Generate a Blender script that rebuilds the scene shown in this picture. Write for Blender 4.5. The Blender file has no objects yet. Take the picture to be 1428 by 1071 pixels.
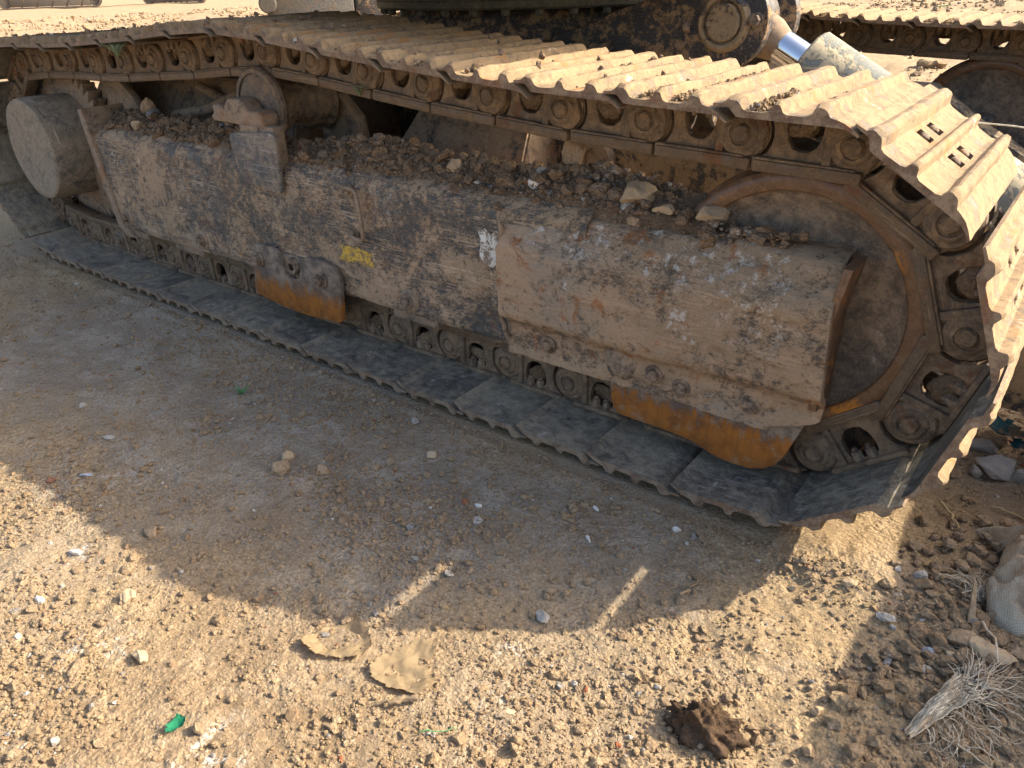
import bpy, bmesh, math, random
import numpy as np
from mathutils import Vector, Matrix, Euler

S = bpy.context.scene
COL = S.collection
rnd = random.Random(7)
PI = math.pi

# ------------------------------------------------------------------ camera
CAM = Vector((0.28649936, -1.16368838, 0.94220502))
yaw, pit, rol = math.radians(-38.00734524), math.radians(28.33673824), math.radians(-1.68026802)
Fv = Vector((math.sin(yaw) * math.cos(pit), math.cos(yaw) * math.cos(pit), -math.sin(pit)))
r0 = Vector((math.cos(yaw), -math.sin(yaw), 0))
u0 = r0.cross(Fv)
Rv = math.cos(rol) * r0 + math.sin(rol) * u0
Uv = -math.sin(rol) * r0 + math.cos(rol) * u0
cd = bpy.data.cameras.new('camera')
cam = bpy.data.objects.new('camera', cd)
COL.objects.link(cam)
m = Matrix((Rv, Uv, -Fv)).transposed().to_4x4()
m.translation = CAM
cam.matrix_world = m
cd.sensor_width = 36
cd.lens = 36 * 1049.37 / 1428
cd.clip_start = 0.02
cd.clip_end = 2000
S.camera = cam

# ------------------------------------------------------------------ sky, sun, exposure
SUN = Vector((1.075, 0.965, 1.0)).normalized()
sun_el = math.asin(SUN.z)
sun_az = math.atan2(SUN.x, SUN.y)
w = bpy.data.worlds.new('World')
S.world = w
w.use_nodes = True
nt = w.node_tree
nt.nodes.clear()
sky = nt.nodes.new('ShaderNodeTexSky')
sky.sky_type = 'NISHITA'
sky.sun_disc = False
sky.sun_elevation = sun_el
sky.sun_rotation = sun_az
sky.air_density = 1.0
sky.dust_density = 5.0
sky.ozone_density = 1.0
bg = nt.nodes.new('ShaderNodeBackground')
bg.inputs[1].default_value = 0.15
wo = nt.nodes.new('ShaderNodeOutputWorld')
nt.links.new(sky.outputs[0], bg.inputs[0])
nt.links.new(bg.outputs[0], wo.inputs[0])
sd = bpy.data.lights.new('sun', 'SUN')
sd.energy = 4.0
sd.angle = math.radians(0.5)
sd.color = (1.0, 0.88, 0.69)
so = bpy.data.objects.new('sun', sd)
so.rotation_euler = SUN.to_track_quat('Z', 'Y').to_euler()
so.location = (4, 3, 5)
COL.objects.link(so)
S.view_settings.view_transform = 'Standard'
S.view_settings.look = 'None'
S.view_settings.gamma = 1
S.view_settings.use_curve_mapping = False
S.view_settings.exposure = 1.3

# ------------------------------------------------------------------ numpy noise
_rs = np.random.RandomState(11)
_T = _rs.rand(256, 256, 2)
def vnoise(x, y, seed=0):
    x = np.asarray(x, float) + seed * 17.31
    y = np.asarray(y, float) + seed * 9.17
    xi = np.floor(x).astype(int); yi = np.floor(y).astype(int)
    fx = x - xi; fy = y - yi
    fx = fx * fx * (3 - 2 * fx); fy = fy * fy * (3 - 2 * fy)
    T = _T[:, :, 0]
    a = T[xi & 255, yi & 255]; b = T[(xi + 1) & 255, yi & 255]
    c = T[xi & 255, (yi + 1) & 255]; d = T[(xi + 1) & 255, (yi + 1) & 255]
    return (a + (b - a) * fx) * (1 - fy) + (c + (d - c) * fx) * fy
def fbm(x, y, oct=4, seed=0, gain=0.5):
    s = 0; a = 1; t = 0
    for i in range(oct):
        s = s + a * vnoise(x * 2 ** i, y * 2 ** i, seed + i * 3)
        t += a; a *= gain
    return s / t
def sst(a, b, x):
    t = np.clip((x - a) / (b - a), 0, 1)
    return t * t * (3 - 2 * t)

# ------------------------------------------------------------------ node helpers
class NT:
    def __init__(s, name):
        s.m = bpy.data.materials.new(name)
        s.m.use_nodes = True
        s.t = s.m.node_tree
        s.t.nodes.clear()
        s.out = s.t.nodes.new('ShaderNodeOutputMaterial')
        s.b = s.t.nodes.new('ShaderNodeBsdfPrincipled')
        s.t.links.new(s.b.outputs[0], s.out.inputs[0])
        tc = s.t.nodes.new('ShaderNodeTexCoord')
        oi = s.t.nodes.new('ShaderNodeObjectInfo')
        v = s.t.nodes.new('ShaderNodeVectorMath'); v.operation = 'MULTIPLY_ADD'
        s.set(v.inputs[0], oi.outputs['Random']); v.inputs[1].default_value = (37, 23, 51)
        s.set(v.inputs[2], tc.outputs['Object'])
        s.co = v.outputs[0]
        s.raw = tc.outputs['Object']
        s.rand = oi.outputs['Random']
    def set(s, inp, v):
        if hasattr(v, 'is_output') or isinstance(v, bpy.types.NodeSocket):
            s.t.links.new(v, inp)
        elif isinstance(v, (tuple, list)) and len(v) == 3 and inp.type == 'RGBA':
            inp.default_value = (*v, 1)
        else:
            inp.default_value = v
    def noise(s, scale, detail=6, rough=0.6, dist=0.0, co=None, stretch=None, lac=2.0):
        n = s.t.nodes.new('ShaderNodeTexNoise')
        c = co or s.co
        if stretch:
            mp = s.t.nodes.new('ShaderNodeMapping')
            s.set(mp.inputs[0], c)
            mp.inputs['Scale'].default_value = stretch[:3]
            if len(stretch) > 3: mp.inputs['Rotation'].default_value = stretch[3:6]
            c = mp.outputs[0]
        s.set(n.inputs['Vector'], c)
        n.inputs['Scale'].default_value = scale
        n.inputs['Detail'].default_value = detail
        n.inputs['Roughness'].default_value = rough
        n.inputs['Distortion'].default_value = dist
        return n.outputs[0]
    def voro(s, scale, feature='F1', out='Distance', co=None):
        n = s.t.nodes.new('ShaderNodeTexVoronoi')
        n.feature = feature
        s.set(n.inputs['Vector'], co or s.co)
        n.inputs['Scale'].default_value = scale
        return n.outputs[out]
    def math(s, op, a, b=0.0, c=None):
        n = s.t.nodes.new('ShaderNodeMath'); n.operation = op
        s.set(n.inputs[0], a); s.set(n.inputs[1], b)
        if c is not None: s.set(n.inputs[2], c)
        return n.outputs[0]
    def ss(s, x, a, b, o0=0.0, o1=1.0):
        n = s.t.nodes.new('ShaderNodeMapRange'); n.interpolation_type = 'SMOOTHSTEP'
        s.set(n.inputs[0], x)
        n.inputs[1].default_value = a; n.inputs[2].default_value = b
        n.inputs[3].default_value = o0; n.inputs[4].default_value = o1
        return n.outputs[0]
    def mix(s, f, a, b, mode='MIX'):
        n = s.t.nodes.new('ShaderNodeMix'); n.data_type = 'RGBA'; n.blend_type = mode
        s.set(n.inputs[0], f); s.set(n.inputs[6], a); s.set(n.inputs[7], b)
        return n.outputs[2]
    def attr(s, name):
        n = s.t.nodes.new('ShaderNodeAttribute'); n.attribute_name = name
        return n.outputs['Fac']
    def island(s):
        return s.t.nodes.new('ShaderNodeNewGeometry').outputs['Random Per Island']
    def sep(s, c):
        n = s.t.nodes.new('ShaderNodeSeparateXYZ'); s.set(n.inputs[0], c)
        return n.outputs
    def spot(s, p, r0, r1, wob=0.0, nz=None):
        """soft round patch at a fixed place on the thing, broken up by noise"""
        n = s.t.nodes.new('ShaderNodeVectorMath'); n.operation = 'DISTANCE'
        s.set(n.inputs[0], s.raw); n.inputs[1].default_value = p
        d = n.outputs['Value']
        if nz is not None: d = s.math('ADD', d, s.math('MULTIPLY', s.math('SUBTRACT', nz, 0.5), wob))
        return s.ss(d, r0, r1, 1.0, 0.0)
    def done(s, col, rough=0.85, bump=None, bs=0.5, bd=0.004, metal=0.0, spec=0.3):
        s.set(s.b.inputs['Base Color'], col)
        s.set(s.b.inputs['Roughness'], rough)
        s.set(s.b.inputs['Metallic'], metal)
        s.set(s.b.inputs['Specular IOR Level'], spec)
        if bump is not None:
            n = s.t.nodes.new('ShaderNodeBump')
            n.inputs['Strength'].default_value = bs
            n.inputs['Distance'].default_value = bd
            s.set(n.inputs['Height'], bump)
            s.t.links.new(n.outputs[0], s.b.inputs['Normal'])
        return s.m

SOIL_A = (0.475, 0.35, 0.205)
SOIL_B = (0.37, 0.27, 0.168)
SOIL_C = (0.50, 0.385, 0.255)

def mat_soil(name, a=SOIL_A, b=SOIL_B, c=SOIL_C, lime=(), grey=(), island=False, fine=1.0, damp=()):
    t = NT(name)
    big = t.noise(1.3, 4, 0.6)
    med = t.noise(11, 6, 0.65)
    fi = t.noise(120 * fine, 8, 0.75)
    vf = t.noise(420 * fine, 4, 0.7)
    col = t.mix(t.ss(big, 0.38, 0.62), a, b)
    col = t.mix(t.ss(med, 0.42, 0.72), col, c)
    col = t.mix(t.ss(fi, 0.55, 0.40, 0.0, 0.45), col, (b[0] * .62, b[1] * .6, b[2] * .6))
    col = t.mix(t.ss(vf, 0.64, 0.74, 0.0, 0.5), col, (0.62, 0.53, 0.42))
    col = t.mix(t.ss(t.noise(2.7, 5, .65), .50, .60, 0, .55), col, (b[0] * 1.02, b[1] * 1.12, b[2] * 1.3))
    col = t.mix(t.ss(t.noise(5.3, 6, .7), .56, .66, 0, .5), col, (b[0] * .66, b[1] * .64, b[2] * .62))
    lw = t.noise(30, 8, 0.8)
    for (p, r, k) in lime:
        msk = t.math('MULTIPLY', t.spot(p, r * .25, r, r * 2.2, t.noise(14, 6, .7)), t.ss(lw, 0.50, 0.60, 0, k))
        col = t.mix(msk, col, (0.72, 0.70, 0.66))
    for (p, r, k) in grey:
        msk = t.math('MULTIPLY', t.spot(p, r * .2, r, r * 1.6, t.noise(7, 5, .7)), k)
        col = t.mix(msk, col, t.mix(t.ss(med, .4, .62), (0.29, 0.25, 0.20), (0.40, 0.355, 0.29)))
    for (p, r, k) in damp:
        msk = t.math('MULTIPLY', t.spot(p, r * .2, r, r * 1.3, t.noise(9, 5, .7)), k)
        col = t.mix(msk, col, (0.21, 0.145, 0.09))
    if island:
        isl = t.island()
        col = t.mix(t.ss(isl, 0.0, 1.0, 0.0, 0.5), col, (0.34, 0.22, 0.13))
        col = t.mix(t.ss(isl, 0.974, 0.976), col, (0.60, 0.56, 0.50))
        col = t.mix(t.ss(isl, 0.984, 0.985), col, (0.33, 0.32, 0.31))
        col = t.mix(t.ss(isl, 0.9965, 0.997), col, (0.42, 0.15, 0.08))
    wc = t.t.nodes.new('ShaderNodeVectorMath'); wc.operation = 'MULTIPLY_ADD'
    nn = t.t.nodes.new('ShaderNodeTexNoise'); t.set(nn.inputs['Vector'], t.co); nn.inputs['Scale'].default_value = 90 * fine
    t.set(wc.inputs[0], nn.outputs['Color']); wc.inputs[1].default_value = (.008 / fine,) * 3; t.set(wc.inputs[2], t.co)
    v1 = t.ss(t.voro(170 * fine, co=wc.outputs[0]), 0.0, .75, 1.0, 0.0)
    v2 = t.ss(t.voro(75 * fine, co=wc.outputs[0]), 0.0, .8, 1.0, 0.0)
    pm = t.ss(t.noise(9, 4, .6), .40, .60, .25, 1.0)
    cr = t.math('MULTIPLY', t.math('ADD', t.math('MULTIPLY', v1, .5), t.math('MULTIPLY', v2, .9)), pm)
    col = t.mix(t.math('MULTIPLY', t.ss(v1, .42, .2), .35), col, (b[0] * .5, b[1] * .48, b[2] * .45))  # crevices between crumbs painted darker, shade put into the colour
    h = t.math('ADD', cr, t.math('ADD', t.math('MULTIPLY', fi, 1.1), t.math('MULTIPLY', vf, 0.45)))
    return t.done(col, 0.95, h, 0.85, 0.007 / fine, spec=0.1)

M = {}
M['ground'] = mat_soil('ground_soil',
    lime=[((-0.49, -0.89, 0), .07, .9), ((-.8, -.9, 0), .06, .7), ((-1.25, -.62, 0), .12, .5), ((-1.05, -.8, 0), .05, .8),
          ((-.7, -.33, 0), .09, .4), ((-.25, -.5, 0), .04, .5), ((.23, -.03, 0), .035, .7), ((-.2, -.6, 0), .07, .55),
          ((-1.6, -.35, 0), .2, .35), ((-.12, -.72, 0), .05, .6), ((-.85, -.3, 0), .12, .3), ((.3, .5, 0), .08, .6)],
    grey=[((-.6, -.33, 0), .42, .9), ((-1.1, -.3, 0), .55, .85), ((-.22, -.18, 0), .25, .75), ((-1.9, -.3, 0), .8, .8)],  # grey soil patches, also painting the track's shadow area less orange
    damp=[((.5, .3, 0), .5, .5), ((-.8, -.5, 0), .15, .35), ((.06, -.45, 0), .05, .8)])
M['clods'] = mat_soil('crumbled_soil', island=True)
M['far_clods'] = mat_soil('far_soil', island=True, fine=.25)
M['heap'] = mat_soil('piled_soil', (0.34, 0.245, 0.16), (0.25, 0.175, 0.115), (0.42, 0.31, 0.21), island=True,
                     lime=[((-.5, .2, .55), .1, .7), ((-.25, .15, .52), .12, .8)])
M['heap_base'] = mat_soil('packed_soil', (0.27, 0.19, 0.12), (0.20, 0.14, 0.09), (0.34, 0.25, 0.17))
M['darksoil'] = mat_soil('damp_soil', (0.15, 0.09, 0.055), (0.11, 0.07, 0.042), (0.2, 0.13, 0.085))

def mat_stone(name, c, v=0.25):
    t = NT(name)
    n = t.noise(25, 8, .65); f = t.noise(180, 5, .7)
    col = t.mix(t.ss(n, .35, .65), tuple(k * (1 - v) for k in c), c)
    col = t.mix(t.ss(f, .45, .65, 0, .5), col, SOIL_A)
    return t.done(col, .9, t.math('ADD', n, t.math('MULTIPLY', f, .3)), .6, .004, spec=.2)
M['stone_tan'] = mat_stone('tan_stone', (0.45, 0.34, 0.22))
M['stone_brown'] = mat_stone('brown_stone', (0.31, 0.22, 0.14))
M['stone_grey'] = mat_stone('grey_stone', (0.36, 0.35, 0.33))
M['stone_white'] = mat_stone('white_stone', (0.72, 0.69, 0.64), .15)
M['stone_blue'] = mat_stone('bluish_stone', (0.36, 0.42, 0.52))
M['concrete'] = mat_stone('grey_concrete', (0.31, 0.295, 0.27))

def mat_metal(name, paint, mud, worn=None, rust=(0.30, 0.11, 0.03), mudlo=.42, mudhi=.55, streak=0.5, rustk=.3,
              white=0.0, attr=False, rough=.75, bd=.0025, ns=7, spots=(), rusts=(), wax=(2, 60, 60)):
    t = NT(name)
    n1 = t.noise(ns, 10, .68, .6)
    n2 = t.noise(45, 8, .75)
    n3 = t.noise(260, 4, .7)
    if attr:
        n4 = t.noise(85, 8, .8, stretch=(.7, 1, 1))
        n5 = t.noise(230, 6, .8, stretch=(.6, 1, 1))
        dirt = t.math('ADD', t.math('ADD', t.math('MULTIPLY', n1, .27), t.math('MULTIPLY', n2, .22)), t.math('ADD', t.math('MULTIPLY', n4, .26), t.math('MULTIPLY', n5, .25)))
        dirt = t.math('ADD', dirt, t.math('MULTIPLY', t.math('SUBTRACT', t.attr('mud'), .5), .16))
        reg = t.noise(2.3, 4, .6, .3)
        mud_ = t.mix(t.ss(reg, .40, .58), mud, (0.41, 0.285, 0.18))
        mud_ = t.mix(t.ss(t.noise(3.1, 4, .6, .3), .52, .66, 0, .7), mud_, (0.28, 0.235, 0.18))
        mk = t.ss(dirt, mudlo, mudhi)
        mud = mud
    else:
        dirt = t.math('ADD', t.math('MULTIPLY', n1, .55), t.math('MULTIPLY', n2, .45))
        mk = t.ss(dirt, mudlo, mudhi)
        mud_ = t.mix(t.ss(n2, .38, .62), tuple(k * .78 for k in mud), mud)
    paint2 = t.mix(t.ss(n2, .4, .7), paint, tuple(k * 1.6 + .01 for k in paint))
    col = t.mix(mk, paint2, mud_)
    col = t.mix(t.ss(n3, .5, .68, 0, .45), col, tuple(min(1, k * 1.35) for k in mud))
    col = t.mix(t.ss(t.noise(150, 6, .8), .46, .34, 0, .55), col, tuple(k * .8 for k in paint))
    if attr:
        brk = t.ss(t.noise(17, 5, .7), .42, .55)
        lines = None
        for (sx, sy, rr, th) in ((1.6, 75, .05, .60), (2.2, 100, -.10, .61), (3.0, 60, .32, .635), (1.0, 48, .0, .60), (5, 90, -.6, .65), (1.3, 120, -.02, .60)):
            l_ = t.ss(t.noise(3.0, 2.5, .55, 0, stretch=(sx, sy, sy, 0, rr, 0)), th, th + .03)
            lines = l_ if lines is None else t.math('MAXIMUM', lines, l_)
        stm = t.math('MULTIPLY', t.math('MULTIPLY', lines, brk), t.ss(t.noise(4, 3, .6), .34, .56, 0, streak))
    else:
        st = t.noise(3.0, 8, .8, 0, stretch=wax)
        st2 = t.noise(2.4, 8, .8, 0, stretch=(wax[0], wax[1], wax[2], 0, .16, 0))
        stm = t.math('MULTIPLY', t.ss(t.math('MAXIMUM', st, st2), .565, .61), t.ss(t.noise(4, 3, .6), .4, .6, 0, streak))
    if attr:
        ds = t.math('MULTIPLY', t.ss(t.noise(3.3, 3, .6, 0, stretch=(1.5, 85, 85, 0, -.07, 0)), .57, .60), t.ss(t.noise(5, 3, .6), .42, .6, 0, .3 * streak))
        col = t.mix(ds, col, paint)
    col = t.mix(stm, col, worn or tuple(min(1, k * 1.3) for k in mud))
    rk = t.math('MULTIPLY', t.ss(t.noise(13, 8, .7, .4), .56, .66), rustk)
    col = t.mix(rk, col, rust)
    for (p, r, k) in rusts:
        col = t.mix(t.math('MULTIPLY', t.spot(p, r * .3, r, r * 1.2, n2), k), col, (0.42, 0.17, 0.035))
    if white > 0:
        col = t.mix(t.ss(t.math('ADD', t.math('MULTIPLY', n2, .5), t.math('MULTIPLY', t.noise(9, 5, .7), .5)), .60, .64, 0, white), col, (0.68, 0.66, 0.64))
    for (p, r, k, c) in spots:
        msk = t.math('MULTIPLY', t.spot(p, r * .3, r, r * 1.6, n2), t.ss(t.noise(46, 8, .8), .53, .60, 0, k))
        col = t.mix(msk, col, c)
    h = t.math('ADD', t.math('ADD', t.math('MULTIPLY', mk, .5), t.math('MULTIPLY', n2, .6)), t.math('MULTIPLY', n3, .35))
    h = t.math('SUBTRACT', h, t.math('MULTIPLY', stm, .25))
    r = t.ss(mk, 0, 1, rough - .25, .95)
    return t.done(col, r, h, .8, bd, spec=.35)

MUD = (0.35, 0.255, 0.16)
MUDG = (0.30, 0.245, 0.185)
WH = (0.60, 0.56, 0.50)
M['frame'] = mat_metal('scratched_navy_frame', (0.050, 0.053, 0.054), MUD, (0.56, 0.42, 0.29), attr=True, streak=.7, rustk=.25,
    mudlo=.465, mudhi=.535, white=.3, bd=.003, spots=[((-2.40, .1, .42), .07, .9, WH), ((-1.1, .1, .47), .10, .4, WH), ((-1.9, .1, .40), .15, .35, WH)])
M['guard'] = mat_metal('muddy_guard', (0.05, 0.05, 0.05), (0.30, 0.218, 0.138), (0.50, 0.34, 0.22), attr=True, streak=.45, rustk=.75,
    mudlo=.41, mudhi=.50, white=.5, bd=.0045, spots=[((-.50, .1, .49), .10, .9, WH), ((-.30, .1, .49), .13, .9, WH), ((-.15, .1, .47), .10, .8, WH), ((-.62, .1, .47), .06, .7, WH), ((-.12, .07, .40), .10, .6, WH), ((-.2, .07, .33), .12, .5, (.5, .3, .2))])
M['flange'] = mat_metal('muddy_steel', (0.05, 0.05, 0.055), (0.32, 0.235, 0.16), rustk=.4, white=.3, mudlo=.38, mudhi=.5, ns=14)
M['link'] = mat_metal('worn_link_steel', (0.10, 0.075, 0.055), (0.27, 0.19, 0.12), (0.36, 0.26, 0.17), rust=(0.15, 0.055, 0.022), rustk=.7,
    mudlo=.40, mudhi=.56, white=.3, ns=16, bd=.003, rough=.65)
M['rail'] = mat_metal('polished_rail', (0.12, 0.085, 0.055), (0.22, 0.15, 0.09), (0.4, 0.31, 0.21), rustk=.7, rust=(0.16, .06, .02), mudlo=.46, mudhi=.6, streak=1.0, ns=20, rough=.55, wax=(2, 90, 90))
M['shoe_out'] = mat_metal('sandy_shoe_face', (0.12, 0.088, 0.064), (0.285, 0.202, 0.115), (0.37, 0.31, 0.235), rust=(0.30, 0.15, 0.055), rustk=.8,
    mudlo=.37, mudhi=.50, white=.35, ns=16, bd=.0022, streak=.3, wax=(60, 2, 60))
M['shoe_in'] = mat_metal('dusty_shoe_inner', (0.062, 0.060, 0.057), (0.28, 0.235, 0.165), (0.4, 0.38, 0.34), rust=(0.13, 0.07, 0.035), rustk=.12,
    mudlo=.37, mudhi=.60, white=.4, ns=6, bd=.0015, streak=.55, wax=(3, 40, 40), rough=.6)
M['shoe_edge'] = mat_metal('rusty_shoe_edge', (0.14, 0.085, 0.055), (0.29, 0.215, 0.145), rustk=.4, rust=(0.26, .1, .035), ns=20)
M['idler_face'] = mat_metal('dirty_idler_face', (0.09, 0.074, 0.06), (0.31, 0.235, 0.165), (0.35, 0.3, 0.25), rustk=.2, rust=(.14, .07, .035), white=.45, mudlo=.40, mudhi=.6,
    ns=7, bd=.003, streak=.4)
M['rust'] = mat_metal('orange_rust', (0.30, 0.12, 0.03), (0.24, 0.13, 0.06), (0.5, 0.26, 0.08), rust=(0.50, 0.20, 0.03), rustk=.9, mudlo=.45, mudhi=.65, ns=14,
    bd=.002, wax=(60, 60, 3), streak=.6, rough=.8)
M['rim'] = mat_metal('rusty_rim', (0.12, 0.065, 0.035), (0.19, 0.125, 0.08), (0.30, 0.17, 0.08), rust=(0.50, 0.20, 0.03), rustk=1.0, mudlo=.50, mudhi=.66, ns=6, rough=.55, bd=.001)
M['drum'] = mat_metal('muddy_drum', (0.07, 0.068, 0.062), (0.33, 0.265, 0.19), rustk=.05, mudlo=.33, mudhi=.52, ns=6, white=.35, bd=.003)
M['body'] = mat_metal('black_body_mud', (0.022, 0.024, 0.028), (0.28, 0.19, 0.11), rustk=.1, mudlo=.50, mudhi=.56, ns=16, streak=.15, bd=.002)
M['arm'] = mat_metal('mottled_arm', (0.04, 0.042, 0.045), (0.33, 0.24, 0.14), rustk=.05, mudlo=.45, mudhi=.50, ns=12, streak=.1)
M['olive'] = mat_metal('olive_ring', (0.07, 0.07, 0.055), (0.19, 0.17, 0.125), rustk=.05, mudlo=.45, mudhi=.65, ns=9, white=.15)
M['yellow'] = mat_metal('yellow_house', (0.55, 0.33, 0.03), (0.36, 0.26, 0.15), rustk=.1)
M['roller'] = mat_metal('oily_roller', (0.08, 0.066, 0.055), (0.28, 0.20, 0.13), (0.3, .25, .2), rustk=.3, rust=(.16, .08, .03), mudlo=.44, mudhi=.6, ns=12, wax=(40, 3, 40), rough=.5)
M['greyplate'] = mat_metal('scraped_grey_plate', (0.07, 0.075, 0.08), (0.29, 0.235, 0.175), (0.6, .57, .54), white=.9, rustk=.1, mudlo=.42, mudhi=.55, ns=12)
M['farsteel'] = mat_metal('far_grey_steel', (0.07, 0.066, 0.062), (0.13, 0.108, 0.085), ns=3, bd=.01)
M['bolt'] = mat_metal('muddy_bolt', (0.07, 0.05, 0.04), (0.30, 0.22, 0.15), rustk=.6, ns=40, white=.4, mudlo=.42)

def mat_rustguard(z0=.135, z1=.165):
    t = NT('rusty_guard_plate')
    z = t.sep(t.raw)[2]
    n = t.noise(18, 8, .7)
    st = t.noise(4, 7, .75, 0, stretch=(26, 26, 2.2))
    e = t.math('ADD', z, t.math('MULTIPLY', t.math('SUBTRACT', t.math('ADD', t.math('MULTIPLY', n, .45), t.math('MULTIPLY', st, .55)), .5), .22))
    up = t.ss(e, z0, z1)
    rc = t.mix(t.ss(n, .35, .65), (0.36, 0.138, 0.028), (0.19, 0.078, 0.024))
    rc = t.mix(t.ss(st, .48, .64, 0, .5), rc, (0.19, 0.08, 0.028))
    rc = t.mix(t.ss(t.noise(26, 8, .75), .55, .66, 0, .75), rc, (0.29, 0.20, 0.13))
    mc = t.mix(t.ss(t.noise(30, 8, .7), .4, .6), (0.28, 0.22, 0.165), (0.13, 0.105, 0.085))
    col = t.mix(up, rc, mc)
    f = t.noise(250, 4, .7)
    return t.done(col, .85, t.math('ADD', t.math('MULTIPLY', n, .5), t.math('ADD', t.math('MULTIPLY', f, .4), t.math('MULTIPLY', up, .5))), .7, .003, spec=.2)
M['rustguard'] = mat_rustguard()
M['rustguard2'] = mat_rustguard(.14, .20)

t = NT('chrome_rod')
M['chrome'] = t.done((0.62, 0.63, 0.66), .12, t.noise(60, 4, .6, stretch=(1, 1, 1)), .05, .001, metal=1.0)
t = NT('cylinder_barrel')
n_ = t.noise(16, 8, .7, .5)
f_ = t.noise(140, 5, .7)
cc_ = t.mix(t.ss(n_, .46, .54), (0.20, 0.21, 0.19), (0.50, 0.42, 0.28))
cc_ = t.mix(t.ss(f_, .55, .7, 0, .4), cc_, (0.62, .56, .44))
M['barrel'] = t.done(cc_, .9, t.math('ADD', t.ss(n_, .46, .54), t.math('MULTIPLY', f_, .5)), .7, .004)

def flat_mat(name, c, rough=.9, scale=60, v=.35, c2=None, bd=.002):
    t = NT(name)
    n = t.noise(scale, 7, .7)
    col = t.mix(t.ss(n, .35, .65), tuple(k * (1 - v) for k in c), c)
    if c2: col = t.mix(t.ss(t.noise(scale * .4, 6, .7), .48, .58), col, c2)
    return t.done(col, rough, n, .6, bd, spec=.2)
M['fibre'] = flat_mat('pale_fibre', (0.66, 0.57, 0.43), c2=(.48, .37, .25))
def mat_sack():
    t = NT('woven_sack')
    wv = []
    for k in (0, 1):
        n = t.t.nodes.new('ShaderNodeTexWave')
        n.bands_direction = 'X' if k == 0 else 'Y'
        t.set(n.inputs['Vector'], t.raw)
        n.inputs['Scale'].default_value = 110
        n.inputs['Distortion'].default_value = .6
        wv.append(n.outputs[1])
    nn = t.noise(12, 7, .7)
    col = t.mix(t.ss(nn, .4, .6), (0.36, 0.27, 0.18), (0.52, 0.45, 0.34))
    w_ = t.math('MULTIPLY', wv[0], wv[1])
    col = t.mix(t.ss(w_, 0, .4, .35, 0), col, (.2, .14, .09))
    return t.done(col, .85, t.math('ADD', w_, t.math('MULTIPLY', nn, 1.0)), .6, .002, spec=.25)
M['sack'] = mat_sack()
M['wood'] = flat_mat('weathered_wood', (0.33, 0.24, 0.15), scale=90)
M['straw'] = flat_mat('dry_straw', (0.52, 0.40, 0.22))
M['flake'] = flat_mat('dried_mud_flake', (0.52, 0.395, 0.24), scale=70, v=.14, bd=.003)
M['teal'] = flat_mat('teal_cloth', (0.03, 0.12, 0.15), scale=80, c2=(.16, .14, .11))
M['green'] = flat_mat('green_plastic', (0.04, 0.33, 0.18), scale=80)
M['weed'] = flat_mat('weed_green', (0.14, 0.33, 0.14), scale=80)
M['weedgrey'] = flat_mat('grey_green_weed', (0.26, 0.33, 0.18), scale=80)
M['bleach'] = flat_mat('white_flake', (0.75, 0.74, 0.70))
M['rope'] = flat_mat('pale_cord', (0.66, 0.60, 0.48))
def peel(name, c, thr, under=None):
    t = NT(name)
    n = t.noise(55, 9, .85, .3)
    k = t.ss(n, thr, thr + .02)
    col = t.mix(k, (0.22, .16, .11), c)
    if under: col = t.mix(t.ss(t.noise(60, 4, .7), .66, .68), col, under)
    return t.done(col, .7, k, .6, .001)
M['sticker'] = peel('peeling_white_sticker', (0.74, 0.71, 0.64), .485, (.03, .25, .12))
M['ypaint'] = peel('peeling_yellow_paint', (0.66, 0.42, 0.07), .47)

# ------------------------------------------------------------------ object helpers
def link(o): COL.objects.link(o); return o
def mesh_np(name, V, Fq, mats, matidx=None, smooth=False):
    """mesh from numpy verts and an (n,k) face array or a list of such arrays"""
    me = bpy.data.meshes.new(name)
    V = np.asarray(V, dtype=np.float32)
    fl = Fq if isinstance(Fq, list) else [Fq]
    fl = [np.asarray(f, dtype=np.int32) for f in fl if len(f)]
    me.vertices.add(len(V)); me.vertices.foreach_set('co', V.ravel())
    tot = sum(f.size for f in fl); nf = sum(len(f) for f in fl)
    me.loops.add(tot); me.loops.foreach_set('vertex_index', np.concatenate([f.ravel() for f in fl]))
    me.polygons.add(nf)
    starts = []; s = 0
    for f in fl:
        k = f.shape[1]; starts.append(s + np.arange(len(f)) * k); s += f.size
    me.polygons.foreach_set('loop_start', np.concatenate(starts).astype(np.int32))
    for mm in (mats if isinstance(mats, (list, tuple)) else [mats]): me.materials.append(mm)
    if matidx is not None: me.polygons.foreach_set('material_index', np.asarray(matidx, dtype=np.int32))
    me.polygons.foreach_set('use_smooth', np.full(nf, smooth, dtype=bool))
    me.update(calc_edges=True); me.validate()
    return me
def mesh_bm(name, bm, mats, smooth=False):
    me = bpy.data.meshes.new(name)
    bmesh.ops.recalc_face_normals(bm, faces=bm.faces)
    for f in bm.faces: f.smooth = smooth
    bm.to_mesh(me); bm.free()
    for mm in (mats if isinstance(mats, (list, tuple)) else [mats]): me.materials.append(mm)
    return me
def smooth_angle(me, ang=35):
    me.polygons.foreach_set('use_smooth', np.ones(len(me.polygons), dtype=bool))
    bm = bmesh.new(); bm.from_mesh(me)
    a = math.radians(ang)
    for e in bm.edges:
        if len(e.link_faces) == 2 and e.calc_face_angle(0) > a: e.smooth = False
    bm.to_mesh(me); bm.free()
    return me
def thing(name, me, label, cat, loc=(0, 0, 0), rot=(0, 0, 0), group=None, kind=None):
    o = bpy.data.objects.new(name, me); link(o)
    o.location = loc; o.rotation_euler = rot
    if label: o['label'] = label
    if cat: o['category'] = cat
    if group: o['group'] = group
    if kind: o['kind'] = kind
    return o
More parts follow.
